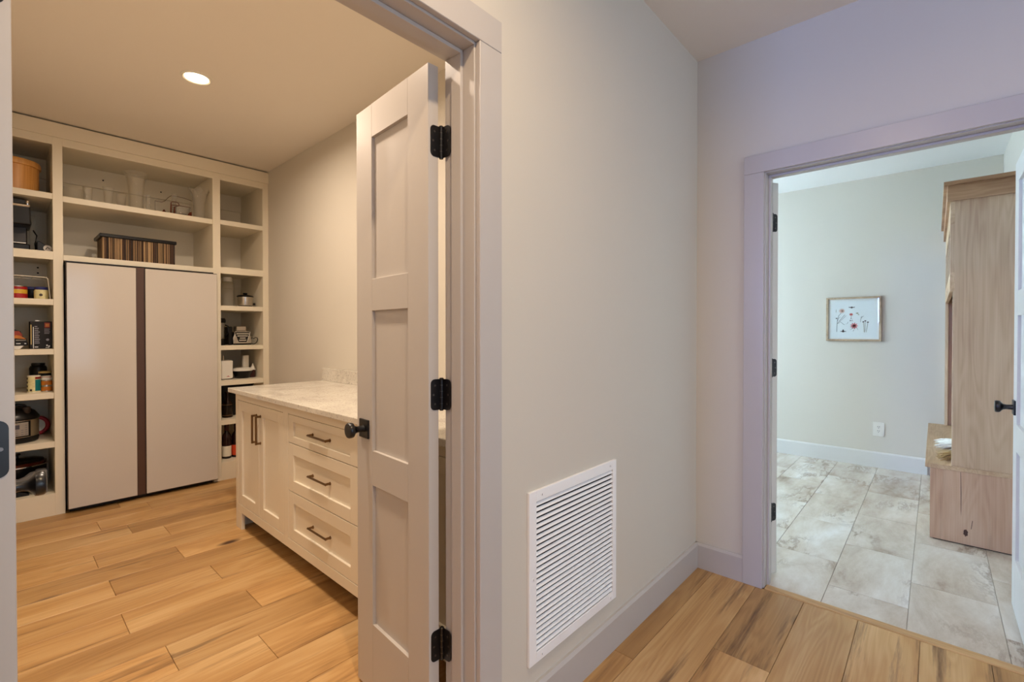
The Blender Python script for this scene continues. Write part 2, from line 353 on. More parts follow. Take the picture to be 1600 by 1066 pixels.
def window(name, axis, pos, a0, a1, z0, z1, depth, sgn):
    t = struct(empty(name, (0, 0, 0)))
    def bb(u0, u1, v0, v1, d0, d1):
        return box(u0, u1, min(d0, d1), max(d0, d1), v0, v1, 0.003) if axis == 'y' else box(min(d0, d1), max(d0, d1), u0, u1, v0, v1, 0.003)
    d0, d1 = pos, pos+sgn*depth
    for q in ((a0, a0+0.05, z0, z1), (a1-0.05, a1, z0, z1), (a0+0.05, a1-0.05, z0, z0+0.05), (a0+0.05, a1-0.05, z1-0.05, z1)):
        obj('window_frame', bb(*q, d0+sgn*0.05, d1), 'trim_paint', t)
    mid = (a0+a1)/2
    obj('muntin', bb(mid-0.012, mid+0.012, z0+0.05, z1-0.05, d0+sgn*0.07, d0+sgn*0.10), 'trim_paint', t)
    zm = (z0+z1)/2
    obj('muntin', bb(a0+0.05, a1-0.05, zm-0.012, zm+0.012, d0+sgn*0.07, d0+sgn*0.10), 'trim_paint', t)
    for u0, u1 in ((a0+0.05, mid-0.012), (mid+0.012, a1-0.05)):
        for v0, v1 in ((z0+0.05, zm-0.012), (zm+0.012, z1-0.05)):
            obj('window_pane', bb(u0, u1, v0, v1, d0+sgn*0.082, d0+sgn*0.088), 'window_glass', t)
window('window_1', 'y', 3.0, 3.05, 5.05, 0.60, 2.30, 0.12, 1)
window('window_2', 'y', -3.0, -0.7, 2.3, 0.5, 2.4, 0.12, -1)
window('window_3', 'x', -4.5, 0.87, 1.57, 1.49, 2.34, 0.12, -1)

# ------------------------------------------------------------------ floors
fl = struct(obj('floor', join(box(-4.62, 2.553, -3.12, 2.62, -0.10, -0.014), box(-0.24, XP+0.1, 2.62, 5.12, -0.10, -0.014)), 'oak_subfloor'))
PITCH = 0.2025
def plank(x0, x1, y0, y1):
    o = obj('plank', box(x0-0.0, x1, y0, y1, -0.014, 0.0, 0.0012), 'oak_floor', fl)
    return o
def recenter(o):
    me = o.data; c = Vector((0, 0, 0))
    for v in me.vertices: c += v.co
    c /= len(me.vertices)
    me.transform(Matrix.Translation(-c)); o.location = c
G_ = 0.0007
BUTT = {3.278: .364, 2.873: .380, 2.468: .370, 2.063: .450, 1.860: .723, 2.265: .810, 2.670: .768, 3.48: .725, 3.075: .70, 1.658: .33, 1.455: .70}
k0 = -10
def row(y0, y1, xs):
    for a, b in zip(xs, xs[1:]):
        if b-a > 0.05: recenter(plank(a+G_, b-G_, y0+G_, y1-G_))
for k in range(-9, 22):
    y0 = 0.848+PITCH*k; y1 = y0+PITCH
    if y0 > 4.99: break
    if y1 <= 1.1:      # hall rows
        xs = [2.503]; 
        if abs(y0-0.4430) < 0.02: xs.append(1.90)
        elif abs(y0-0.6455) < 0.02: xs.append(0.55)
        elif abs(y0-0.2405) < 0.02: xs.append(1.35)
        else: xs.append(2.5-random.uniform(0.5, 1.5))
        while xs[-1] > -1.6: xs.append(xs[-1]-random.uniform(1.0, 1.9))
        xs[-1] = -1.8
        row(y0, y1, xs[::-1])
    elif y0 < 2.4 and False: pass
    else:
        xs = [-0.12]; key = min(BUTT, key=lambda q: abs(q-y0))
        if abs(key-y0) < 0.03: xs.append(BUTT[key])
        else: xs.append(random.uniform(0.1, 1.2))
        xs.append(XP)
        row(y0, min(y1, 5.02), xs)
struct(obj('trim_3', box(2.503, 2.553, -0.302, 0.610, -0.014, 0.004, 0.003), 'oak_strip'))   # flush threshold strip
fm = struct(obj('floor_mudroom', box(2.553, XF+0.12, YR-0.12, 3.12, -0.10, -0.004), 'grout'))
TY = 0.3035
for c in range(-2, 9):
    y0 = 0.082+TY*c; y1 = y0+TY
    a, b = max(y0, YR), min(y1, 3.0)
    if b-a < 0.02: continue
    x = 2.76-0.607*2 if c % 2 == 0 else 3.06-0.607*2
    while x < XF:
        p0, p1 = max(x, 2.553), min(x+0.607, XF)
        if p1-p0 > 0.02:
            recenter(obj('tile', box(p0+0.0009, p1-0.0009, a+0.0009, b-0.0009, -0.012, 0.0, 0.001), 'stone_tile', fm))
        x += 0.607

# ------------------------------------------------------------------ door frames and baseboards
t1 = struct(empty('trim_1', (0.43, YA, 0)))
CZ = 2.046
obj('side_casing', box(0.894, 0.981, YA-0.018, YA, 0, CZ, 0.0015), 'trim_paint', t1)
obj('side_casing', box(-0.119, -0.032, YA-0.018, YA, 0, CZ, 0.0015), 'trim_paint', t1)
obj('head_casing', box(-0.119, 0.981, YA-0.018, YA, CZ+0.0006, CZ+0.089, 0.0015), 'trim_paint', t1)
obj('jamb', box(0.889, 0.909, YA, YA2, 0, 2.040, 0.001), 'trim_paint', t1)
obj('jamb', box(-0.047, -0.027, YA, YA2, 0, 2.040, 0.001), 'trim_paint', t1)
obj('head_jamb', box(-0.047, 0.909, YA, YA2, 2.0402, 2.056, 0.001), 'trim_paint', t1)
obj('door_stop', box(0.879, 0.889, 0.988, 1.028, 0, 2.040, 0.001), 'trim_paint', t1)
obj('door_stop', box(-0.027, -0.017, 0.988, 1.028, 0, 2.040, 0.001), 'trim_paint', t1)
obj('door_stop', box(-0.017, 0.879, 0.988, 1.028, 2.029, 2.040, 0.001), 'trim_paint', t1)
t2 = struct(empty('trim_2', (XB, 0.15, 0)))
MZ = 2.022
obj('side_casing', box(XB-0.018, XB, 0.617, 0.706, 0, MZ, 0.0015), 'trim_paint', t2)
obj('side_casing', box(XB-0.018, XB, -0.398, -0.309, 0, MZ, 0.0015), 'trim_paint', t2)
obj('head_casing', box(XB-0.018, XB, -0.398, 0.706, MZ+0.0005, MZ+0.088, 0.0015), 'trim_paint', t2)
obj('jamb', box(XB, XB2, 0.612, 0.632, 0, 2.018, 0.001), 'trim_paint', t2)
obj('jamb', box(XB, XB2, -0.324, -0.304, 0, 2.018, 0.001), 'trim_paint', t2)
obj('head_jamb', box(XB, XB2, -0.324, 0.632, 2.0182, 2.034, 0.001), 'trim_paint', t2)
obj('door_stop', box(2.556, 2.596, 0.602, 0.612, 0, 2.018, 0.001), 'trim_paint', t2)
obj('door_stop', box(2.556, 2.596, -0.304, -0.294, 0, 2.018, 0.001), 'trim_paint', t2)
obj('door_stop', box(2.556, 2.596, -0.294, 0.602, 2.007, 2.018, 0.001), 'trim_paint', t2)
def bbpoly(w0, w1, h):   # profile: thickness outwards from w0 to w1
    return [(w0, 0), (w1, 0), (w1, h-0.012), (w1+(w0-w1)*0.45, h), (w0, h)]
struct(obj('baseboard_hall_left', prism(bbpoly(YA, YA-0.016, 0.131), 0.981, XB, 'x'), 'trim_paint'))
struct(obj('baseboard_hall_far', prism(bbpoly(XB, XB-0.016, 0.131), 0.706, YA, 'y'), 'trim_paint'))
struct(obj('baseboard_hall_near', prism(bbpoly(XB, XB-0.016, 0.131), -3.0, -0.398, 'y'), 'trim_paint'))
struct(obj('baseboard_mudroom_far', prism(bbpoly(XF, XF-0.016, 0.142), 0.045, 3.0, 'y'), 'trim_paint_lit'))
struct(obj('baseboard_mudroom_left', prism(bbpoly(3.0, 2.984, 0.142), XB2, XF, 'x'), 'trim_paint_lit'))

# ------------------------------------------------------------------ doors
DW, DT = 0.452, 0.035
def rounded_leaf(w0, w1, z0, z1, r):
    """leaf outline in (w,z): square at w0 (knuckle side), rounded at w1"""
    s = 1 if w1 > w0 else -1; pts = [(w0, z0)]
    for k in range(6):
        a = -pi/2+pi/2*k/5; pts.append((w1-s*r+s*r*cos(a), z0+r+r*sin(a)))
    for k in range(6):
        a = pi/2*k/5; pts.append((w1-s*r+s*r*cos(a), z1-r+r*sin(a)))
    pts.append((w0, z1)); return pts
def make_door(name, pin, ang, s, closed, zlift=0.010, ztop=2.022, dm='door_paint'):
    """local +x runs from hinge pin to free edge, door thickness lies on the s side of the pin"""
    d = struct(empty(name, (pin[0], pin[1], 0), radians(ang))); OFF[d.name] = Vector((0, 0, 0))
    ya, yb = sorted((s*0.008, s*(0.008+DT)))
    x0, x1 = 0.003, 0.003+DW
    ST = 0.112
    z0, z1 = zlift, ztop
    zs = [(0.250, 0.727), (0.845, 1.322), (1.430, 1.910)]
    obj('stile', box(x0, x0+ST, ya, yb, z0, z1, 0.0012), dm, d)
    obj('stile', box(x1-ST, x1, ya, yb, z0, z1, 0.0012), dm, d)
    e = [z0]+[v for q in zs for v in q]+[z1]
    for a, b in ((e[0], e[1]), (e[2], e[3]), (e[4], e[5]), (e[6], e[7])):
        obj('rail', box(x0+ST-0.0002, x1-ST+0.0002, ya+0.0001, yb-0.0001, a, b, 0.0006), dm, d)
    for a, b in zs:
        obj('panel', box(x0+ST-0.002, x1-ST+0.002, ya+0.011, yb-0.011, a-0.002, b+0.002), dm, d)
    # hinges
    da = closed-radians(ang)
    for hz in (1.803, 1.067, 0.331):
        h0, h1 = hz-0.045, hz+0.045
        hg = obj('hinge', lathe([(0.0058, h0), (0.0058, h1)], 0, 0, 14), 'black_metal', d, True)
        for zz in (h0, h1-0.0005): obj('hinge_tip', lathe([(0.0052, zz-0.003), (0.0066, zz), (0.0066, zz+0.002), (0.0045, zz+0.004)], 0, 0, 14), 'black_metal', hg, True)
        for zz in (h0+0.018, h0+0.036, h0+0.054, h0+0.072): obj('hinge_joint', lathe([(0.0061, zz-0.0005), (0.0061, zz+0.0005)], 0, 0, 14), 'nickel_screw', hg)
        lf = prism(rounded_leaf(s*0.001, s*0.036, h0, h1, 0.013), x0-0.0016, x0+0.0004, 'x'); obj('hinge_leaf', lf, 'black_metal', hg)
        jl = prism(rounded_leaf(s*0.001, s*0.036, h0, h1, 0.013), -0.0046, -0.0022, 'x')
        bmesh.ops.transform(jl, matrix=Matrix.Rotation(da, 4, 'Z'), verts=jl.verts); obj('hinge_leaf', jl, 'black_metal', hg)
        for sy, sz in ((0.022, 0.018), (0.027, 0.045), (0.022, 0.072)):
            c1 = cyl_between((x0-0.0024, s*sy, h0+sz), (x0-0.0010, s*sy, h0+sz), 0.0032, 10); obj('hinge_screw', c1, 'nickel_screw', hg)
            c2 = cyl_between((-0.0030, s*sy, h0+sz), (-0.0014, s*sy, h0+sz), 0.0032, 10)
            bmesh.ops.transform(c2, matrix=Matrix.Rotation(da, 4, 'Z'), verts=c2.verts); obj('hinge_screw', c2, 'nickel_screw', hg)
    # knobs on both faces
    kx, kz = x1-0.060, 0.914
    for side in (0, 1):
        f = yb if side else ya; n = 1 if side else -1
        kb = lathe([(0.012, 0.0), (0.011, 0.010), (0.0105, 0.022), (0.013, 0.031), (0.020, 0.037), (0.0255, 0.041), (0.0265, 0.046), (0.0265, 0.054), (0.024, 0.0575), (0.010, 0.0590)], 0, 0, 28)
        m = (Vector((0, n, 0)).to_track_quat('Z', 'Y')).to_matrix().to_4x4(); m.translation = (kx, f+n*0.006, kz)
        bmesh.ops.transform(kb, matrix=m, verts=kb.verts); kn = obj('knob', kb, 'black_metal', d, True)
        obj('rosette', box(kx-0.032, kx+0.032, min(f, f+n*0.007), max(f, f+n*0.007), kz-0.032, kz+0.032, 0.0012), 'black_metal', kn)
    return d
make_door('door_1', (0.881, 1.075), 180-94, 1, radians(180))
make_door('door_2', (-0.021, 1.075), 91.5, -1, 0.0)
make_door('door_3', (2.645, 0.616), 60, -1, radians(-90), 0.016, 2.006, 'trim_paint_lit')
make_door('door_4', (2.645, -0.308), 0.0, 1, radians(90), 0.016, 2.006, 'trim_paint_lit')

# ------------------------------------------------------------------ pantry shelving wall
SY, SB = 4.44, 5.0
sh = thing('built_in_shelving', 'cream painted built-in shelving wall surrounding the pale refrigerator', 'shelving', (0.776, 4.72, 0))
X = dict(l0=-0.118, l1=-0.058, a0=0.274, a1=0.324, b0=1.221, b1=1.277, c0=1.609, c1=1.656)
FT = 0.02
for a, b in (('l0', 'l1'), ('a0', 'a1'), ('b0', 'b1'), ('c0', 'c1')):
    obj('face_stile', box(X[a], X[b], SY, SY+FT, 0, 2.571, 0.001), 'shelf_paint', sh)
    xm0, xm1 = X[a], X[b]
    if a == 'l0': xm0, xm1 = X['l1']-0.019, X['l1']
    if a == 'c0': xm0, xm1 = X['c0'], X['c0']+0.019
    obj('partition', box(xm0, xm1, SY+FT, SB, 0, 2.571), 'shelf_paint', sh)
cr_ = obj('crown_board', box(X['l0'], X['c1'], SY-0.012, SY+FT, 2.571, 2.668, 0.001), 'shelf_paint', sh)
obj('top_panel', box(X['l0'], X['c1'], SY+FT, SB, 2.545, 2.571), 'shelf_paint', sh)
cols = ((X['l1'], X['a0']), (X['b1'], X['c0']))
for a, b in cols+((X['a1'], X['b0']),):
    obj('top_rail', box(a, b, SY, SY+FT, 2.520, 2.571, 0.0008), 'shelf_paint', sh)
    obj('back_panel', box(a, b, SB, SB+0.012, 0.10 if b-a < 0.5 else 1.74, 2.571), 'shelf_paint', sh)
    obj('cleat', box(a, b, SB-0.018, SB, 2.40, 2.545, 0.001), 'shelf_paint', sh)
for a, b in cols:
    for z0, z1 in ((2.150, 2.190), (1.432, 1.472), (1.097, 1.134), (0.797, 0.838), (0.464, 0.505)):
        obj('shelf', box(a, b, SY+0.004, SB, z0, z1, 0.0012), 'shelf_paint', sh)
    obj('fixed_rail', box(a, b, SY, SY+FT, 1.740, 1.795, 0.0008), 'shelf_paint', sh)
    obj('shelf', box(a, b, SY+FT, SB, 1.760, 1.795), 'shelf_paint', sh)
    obj('base_rail', box(a, b, SY, SY+FT, 0, 0.150, 0.0008), 'shelf_paint', sh)
    obj('shelf', box(a, b, SY+FT, SB, 0.115, 0.150), 'shelf_paint', sh)
    obj('cleat', box(a, b, SB-0.018, SB, 1.66, 1.76, 0.001), 'shelf_paint', sh)
a, b = X['a1'], X['b0']
obj('shelf', box(a, b, SY+0.004, SB, 2.142, 2.182, 0.0012), 'shelf_paint', sh)
obj('fixed_rail', box(a, b, SY, SY+FT, 1.740, 1.778, 0.0008), 'shelf_paint', sh)
obj('shelf', box(a, b, SY+FT, SB, 1.745, 1.778), 'shelf_paint', sh)
for xx, zz in ((0.60, 2.47), (0.98, 2.46), (0.22, 2.45), (0.225, 1.73), (0.225, 1.69), (1.40, 2.46)):
    obj('screw_head', cyl_between((xx, SB-0.0195, zz), (xx, SB-0.0175, zz), 0.006, 10), 'duct_dark', sh)

# ------------------------------------------------------------------ refrigerator
FY = 4.385
fr = thing('refrigerator', 'two-door refrigerator with pale glossy panels and dark centre channel', 'refrigerator', (0.78, 4.7, 0))
obj('body', box(0.336, 1.212, FY+0.056, 4.98, 0.035, 1.724, 0.003), 'fridge_dark', fr)
for x0, x1 in ((0.331, 0.7115), (0.7605, 1.238)):
    d = obj('door', box(x0, x1, FY+0.010, FY+0.053, 0.030, 1.728, 0.003), 'fridge_dark', fr)
    obj('door_panel', box(x0+0.004 if x0 < 0.5 else x0+0.003, x1-0.003, FY, FY+0.012, 0.036, 1.722, 0.002), 'fridge_glass', d)
obj('centre_channel', box(0.7115, 0.7605, FY+0.022, FY+0.070, 0.030, 1.728), 'channel_brown', fr)
obj('top_cover', box(0.331, 1.215, FY+0.02, FY+0.12, 1.7285, 1.7365, 0.001), 'black_plastic', fr)
obj('kick_plate', box(0.345, 1.205, FY+0.055, FY+0.075, 0.006, 0.034), 'black_plastic', fr)
for x0 in (0.37, 1.15): obj('foot', lathe([(0.02, 0.0), (0.02, 0.012), (0.012, 0.014), (0.012, 0.036)], x0, 4.52, 12), 'black_plastic', fr)

# ------------------------------------------------------------------ base cabinets, worktop, backsplash
XC = 1.04
def handle(parent, p, q, out):
    """square bar pull between two points, standing off along out"""
    p, q, out = Vector(p), Vector(q), Vector(out)
    d = (q-p).normalized()
    def bar(a, b, r):
        return cyl_between(a, b, r, 4)
    h = obj('handle', bar(p+out*0.026-d*0.006, q+out*0.026+d*0.006, 0.0062), 'bronze', parent)
    for e in (p, q): obj('handle_post', bar(e, e+out*0.026, 0.0060), 'bronze', h)
    for e in (p, q): obj('handle_foot', bar(e, e+out*0.004, 0.0085), 'bronze', h)
def shaker(parent, name, y0, y1, z0, z1, st, rl):
    """shaker front in the plane x = XC facing -x: four frame pieces and a recessed panel"""
    xa, xb = XC+0.001, XC+0.020
    d = obj(name, box(XC+0.012, XC+0.018, y0+st-0.003, y1-st+0.003, z0+rl-0.003, z1-rl+0.003), 'cabinet_paint', parent)
    for q in ((y0, y0+st, z0, z1), (y1-st, y1, z0, z1)): obj('frame_stile', box(xa, xb, *q, 0.0009), 'cabinet_paint', d)
    for q in ((y0+st, y1-st, z0, z0+rl), (y0+st, y1-st, z1-rl, z1)): obj('frame_rail', box(xa, xb, *q, 0.0009), 'cabinet_paint', d)
    return d
def cab(label, y0, y1, kind, end_left):
    t = thing('base_cabinet', label, 'cabinet', (1.34, (y0+y1)/2, 0), group='cabinets under the stone worktop')
    zt, zb, zr = 0.862, 0.107, 0.160
    ya = y0+ (0.032 if kind != 'doors2' else 0.03); yb = y1-(0.040 if end_left else 0.031)
    # face frame
    obj('face_stile', box(XC, XC+0.02, y0, ya, zb, zt, 0.0006), 'cabinet_paint', t)
    obj('face_stile', box(XC, XC+0.02, yb, y1, zb, zt, 0.0006), 'cabinet_paint', t)
    obj('face_rail', box(XC, XC+0.02, ya, yb, 0.818, zt, 0.0006), 'cabinet_paint', t)
    obj('face_rail', box(XC, XC+0.02, ya, yb, zb, zr-0.003, 0.0006), 'cabinet_paint', t)
    obj('carcass', box(XC+0.022, XP, y0, y1, zb, zt), 'cabinet_paint', t)
    obj('toe_shade', box(XC+0.10, XC+0.118, y0, y1, 0, zb), 'fridge_dark', t)  # dark board painted as the shade under the open cabinet base
    if end_left:
        obj('foot', box(XC, XC+0.02, y1-0.095, y1, 0, zb, 0.0006), 'cabinet_paint', t)
        obj('end_panel', box(XC+0.02, XP, y1-0.02, y1, 0, zb, 0.0006), 'cabinet_paint', t)
    g = 0.0022
    if kind == 'drawers':
        for z0, z1 in ((0.669, 0.815), (0.415, 0.665), (0.160, 0.411)):
            d = shaker(t, 'drawer_front', ya+g, yb-g, z0, z1, 0.060, 0.058 if z1-z0 > 0.2 else 0.036)
            zc = (z0+z1)/2; yc = (ya+yb)/2
            handle(d, (XC+0.012, yc-0.088, zc), (XC+0.012, yc+0.088, zc), (-1, 0, 0))
    else:
        ym = (ya+yb)/2
        for q0, q1, hy in ((ya+g, ym-g/2, ym-0.030), (ym+g/2, yb-g, ym+0.030)):
            d = shaker(t, 'cabinet_door', q0, q1, 0.160, 0.815, 0.062, 0.062)
            handle(d, (XC+0.001, hy, 0.600), (XC+0.001, hy, 0.756), (-1, 0, 0))
    return t
cab('cream two-door base cabinet with tall bar pulls beside the shelving', 2.568, 3.333, 'doors', True)
cab('cream base cabinet with three stacked drawers behind the open door', 1.800, 2.568, 'drawers', False)
cab('cream base cabinet hidden behind the open door by the hinges', 1.075, 1.800, 'doors', False)
wt = tag(obj('worktop', box(1.01, XP, 1.070, 3.385, 0.862, 0.890, 0.003, 2), 'granite', base=(1.33, 2.2, 0.862)), 'pale speckled stone worktop running over the cream base cabinets', 'worktop')
tag(obj('backsplash', box(XP-0.02, XP, 1.070, 3.385, 0.890, 0.982, 0.0015), 'granite', base=(XP, 2.2, 0.890)), 'low stone backsplash strip standing on the worktop against wall', 'backsplash')

# ------------------------------------------------------------------ recessed ceiling lights
def downlight(x, y, label, power, col=(1.0, 0.82, 0.655), lens='lamp_lens'):
    t = thing('recessed_light', label, 'ceiling light', (x, y, H-0.012))
    obj('trim_ring', lathe([(0.058, H-0.001), (0.058, H-0.004), (0.066, H-0.008), (0.074, H-0.005), (0.076, H)], x, y, 36, False, False), 'white_plastic', t, True)
    obj('lens', lathe([(0.059, H-0.0035), (0.030, H-0.0045), (0.004, H-0.0048)], x, y, 36, False, True), lens, t, True)
    l = bpy.data.lights.new('lamp_light', 'AREA'); l.shape = 'DISK'; l.size = 0.10; l.energy = power; l.color = col; l.spread = radians(170)
    o = bpy.data.objects.new('lamp_light', l); o.parent = t; o.location = (0, 0, -0.008); link(o)
    return t
downlight(0.775, 3.09, 'round recessed ceiling light glowing above the refrigerator area', 18)
downlight(0.60, 1.78, 'round recessed ceiling light above the open panel door', 23)
downlight(0.45, 0.22, 'round recessed ceiling light over the hallway before the grille', 19, (1.0, 0.74, 0.46))
downlight(-1.6, -0.75, 'round recessed ceiling light at the far end of the hallway', 14, (1.0, 0.74, 0.46))

# ------------------------------------------------------------------ return-air grille
gr = thing('return_air_grille', 'white metal return-air grille with horizontal louvres low on the wall', 'vent', (1.383, YA, 0.2))
gx0, gx1, gz0, gz1 = 1.113, 1.648, 0.198, 0.747
ix0, ix1, iz0, iz1 = 1.149, 1.622, 0.232, 0.711
obj('duct_shade', box(ix0, ix1, YA-0.0012, YA-0.0004, iz0, iz1), 'duct_dark', gr)  # dark sheet on the solid wall, painted as shade behind the louvres
yf0, yf1 = YA-0.0105, YA
for q in ((gx0, ix0, gz0, gz1), (ix1, gx1, gz0, gz1)): obj('frame_side', box(q[0], q[1], yf0, yf1, q[2], q[3], 0.0012), 'grille_white', gr)
for q in ((ix0, ix1, gz0, iz0), (ix0, ix1, iz1, gz1)): obj('frame_bar', box(q[0], q[1], yf0, yf1, q[2], q[3], 0.0012), 'grille_white', gr)
NS = 27; pz = (iz1-iz0)/NS
for i in range(NS):
    zc = iz0+pz*(i+0.5)
    # blades slope down towards the room
    pr = [(YA-0.0088, zc-0.0040), (YA-0.0081, zc-0.0049), (YA-0.0018, zc+0.0036), (YA-0.0025, zc+0.0045)]
    o = obj('louvre', prism(pr, ix0, ix1, 'x'), 'grille_white', gr)
for xx, zz in ((1.175, 0.729), (1.60, 0.729), (1.175, 0.215), (1.60, 0.215), (1.131, 0.47), (1.635, 0.47)):
    s_ = obj('screw', cyl_between((xx, yf0+0.0002, zz), (xx, yf0-0.0018, zz), 0.0042, 12), 'grille_white', gr)
    obj('slot', box(xx-0.0006, xx+0.0006, yf0-0.0022, yf0-0.0016, zz-0.003, zz+0.003), 'duct_dark', s_)

# ------------------------------------------------------------------ mudroom: picture, outlet, hall tree
PY0, PY1, PZ0, PZ1 = 0.366, 0.790, 1.163, 1.579
XW = XF
pic = thing('framed_print', 'framed botanical flower print in thin wooden frame on the wall', 'picture', (XW, 0.578, PZ0))
fw_, fd = 0.018, 0.024
for q in ((PY0, PY0+fw_, PZ0, PZ1), (PY1-fw_, PY1, PZ0, PZ1)): obj('frame_side', box(XW-fd, XW, *q, 0.0012), 'frame_wood', pic)
for q in ((PY0+fw_, PY1-fw_, PZ0, PZ0+fw_), (PY0+fw_, PY1-fw_, PZ1-fw_, PZ1)): obj('frame_rail', box(XW-fd, XW, *q, 0.0012), 'frame_wood', pic)
obj('mat_board', box(XW-0.010, XW-0.004, PY0+fw_, PY1-fw_, PZ0+fw_, PZ1-fw_), 'mat_paper', pic)
art = obj('art_sheet', box(XW-0.0112, XW-0.010, PY0+0.036, PY1-0.036, PZ0+0.036, PZ1-0.036), 'art_paper', pic)
def PU(u, v): return (PY1-u*(PY1-PY0), PZ0+v*(PZ1-PZ0))      # u: left to right, v: bottom to top as seen from the room
def ink_line(pts, r, m):
    obj('ink_stroke', tube([(XW-0.0114, *PU(u, v)) for u, v in pts], r, 6), m, art)
def ink_blob(u, v, ru, rv, m, petals=0, name='ink_flower'):
    y, z = PU(u, v); pts = []
    n = 36
    for k in range(n):
        a = 2*pi*k/n; f = 1.0 if not petals else 0.78+0.22*cos(a*petals)
        pts.append((y-ru*0.42*f*cos(a), z+rv*0.42*f*sin(a)))
    obj(name, prism(pts, XW-0.0120, XW-0.0112, 'x'), m, art)
ink_line([(0.20, 0.21), (0.205, 0.35), (0.21, 0.48), (0.235, 0.58), (0.28, 0.64)], 0.0016, 'ink_stem')
ink_line([(0.21, 0.40), (0.26, 0.48), (0.31, 0.55), (0.35, 0.60)], 0.0014, 'ink_stem')
ink_line([(0.22, 0.40), (0.27, 0.44), (0.32, 0.39), (0.345, 0.37)], 0.0014, 'ink_stem')
ink_line([(0.21, 0.45), (0.235, 0.52), (0.27, 0.555)], 0.0012, 'ink_stem')
ink_line([(0.25, 0.44), (0.31, 0.51), (0.375, 0.58)], 0.0012, 'ink_stem'); ink_line([(0.365, 0.39), (0.40, 0.40), (0.41, 0.44)], 0.0009, 'ink_stem')
ink_blob(0.195, 0.52, 0.022, 0.014, 'ink_dark', 5)
ink_blob(0.295, 0.69, 0.062, 0.058, 'ink_blush', 11); ink_blob(0.30, 0.69, 0.016, 0.014, 'ink_dark')
ink_line([(0.185, 0.66), (0.187, 0.72)], 0.0014, 'ink_olive')
ink_blob(0.475, 0.765, 0.060, 0.018, 'ink_dark', 4, 'ink_moth'); ink_line([(0.425, 0.78), (0.475, 0.745), (0.53, 0.78)], 0.0015, 'ink_dark')
ink_blob(0.465, 0.605, 0.040, 0.034, 'ink_coral', 8); ink_line([(0.465, 0.57), (0.465, 0.50)], 0.0012, 'ink_stem'); ink_line([(0.445, 0.49), (0.465, 0.52), (0.49, 0.49)], 0.0009, 'ink_stem')
ink_blob(0.452, 0.465, 0.012, 0.012, 'ink_dark'); ink_blob(0.482, 0.465, 0.009, 0.009, 'ink_dark')
ink_blob(0.575, 0.63, 0.030, 0.016, 'ink_olive', 5); ink_blob(0.60, 0.60, 0.016, 0.012, 'ink_olive', 4)
ink_blob(0.52, 0.345, 0.076, 0.078, 'ink_pink', 9); ink_blob(0.52, 0.345, 0.040, 0.036, 'ink_coral', 7); ink_blob(0.525, 0.345, 0.012, 0.012, 'ink_dark')
ink_line([(0.455, 0.26), (0.49, 0.29), (0.50, 0.31)], 0.0012, 'ink_stem'); ink_line([(0.50, 0.22), (0.52, 0.26)], 0.0012, 'ink_stem'); ink_line([(0.59, 0.26), (0.57, 0.29)], 0.0012, 'ink_stem')
ink_line([(0.635, 0.43), (0.64, 0.50), (0.665, 0.56)], 0.0012, 'ink_stem'); ink_line([(0.645, 0.52), (0.64, 0.555)], 0.001, 'ink_stem'); ink_line([(0.66, 0.54), (0.695, 0.57)], 0.001, 'ink_stem')
for u, v in ((0.685, 0.435), (0.72, 0.455), (0.765, 0.425)): ink_blob(u, v, 0.022, 0.016, 'ink_dark', 5)
ink_line([(0.72, 0.44), (0.715, 0.33), (0.71, 0.20)], 0.0012, 'ink_olive'); ink_line([(0.765, 0.41), (0.75, 0.30), (0.735, 0.20)], 0.001, 'ink_olive'); ink_line([(0.685, 0.42), (0.695, 0.30), (0.70, 0.20)], 0.001, 'ink_olive')
ink_blob(0.32, 0.22, 0.060, 0.022, 'ink_dark', 4, 'ink_moth'); ink_blob(0.32, 0.235, 0.014, 0.030, 'ink_dark', 0, 'ink_moth')
obj('glass_pane', box(XW-0.0175, XW-0.0160, PY0+fw_-0.001, PY1-fw_+0.001, PZ0+fw_-0.001, PZ1-fw_+0.001), 'picture_glass', pic)

ou = thing('wall_outlet', 'white duplex electrical outlet above the mudroom baseboard', 'outlet', (XW, 0.382, 0.29))
oy, oz = 0.382, 0.353
obj('cover_plate', prism(rrect(oy-0.042, oy+0.042, oz-0.064, oz+0.064, 0.006), XW-0.006, XW, 'x', 0.001), 'white_plastic', ou)
rc = obj('receptacle', prism(rrect(oy-0.018, oy+0.018, oz-0.036, oz+0.036, 0.004), XW-0.0085, XW-0.005, 'x'), 'white_plastic', ou)
for dz in (0.019, -0.019):
    for dy in (0.0065, -0.0065): obj('slot', box(XW-0.0092, XW-0.0080, oy+dy-0.0016, oy+dy+0.0016, oz+dz+0.001, oz+dz+0.010), 'duct_dark', rc)
    obj('slot', cyl_between((XW-0.0092, oy, oz+dz-0.007), (XW-0.0080, oy, oz+dz-0.007), 0.0028, 10), 'duct_dark', rc)

ht = thing('hall_tree', 'pale oak hall tree with bench seat and tall cubby locker', 'hall tree', (4.6, -0.19, 0))
LX0, LX1 = 3.80, XF-0.002
W0 = YR
obj('bench_end', box(LX0, LX0+0.02, W0, 0.018, 0.006, 0.430, 0.001), 'oak_pale_knotty', ht)
obj('bench_front', box(LX0+0.02, LX1, -0.002, 0.018, 0.006, 0.430, 0.001), 'oak_pale', ht)
obj('bench_plinth', box(LX0+0.01, LX1, W0, 0.005, 0.0, 0.006), 'duct_dark', ht)
obj('bench_seat', box(LX0-0.006, LX1, W0, 0.041, 0.430, 0.456, 0.0015), 'oak_pale_flat', ht)
TF = -0.082
obj('tower_side', box(LX0, LX0+0.02, W0, TF, 0.456, 2.030, 0.0008), 'oak_pale', ht)
obj('tower_side', box(LX1-0.02, LX1, W0, TF, 0.456, 2.030, 0.0008), 'oak_pale', ht)
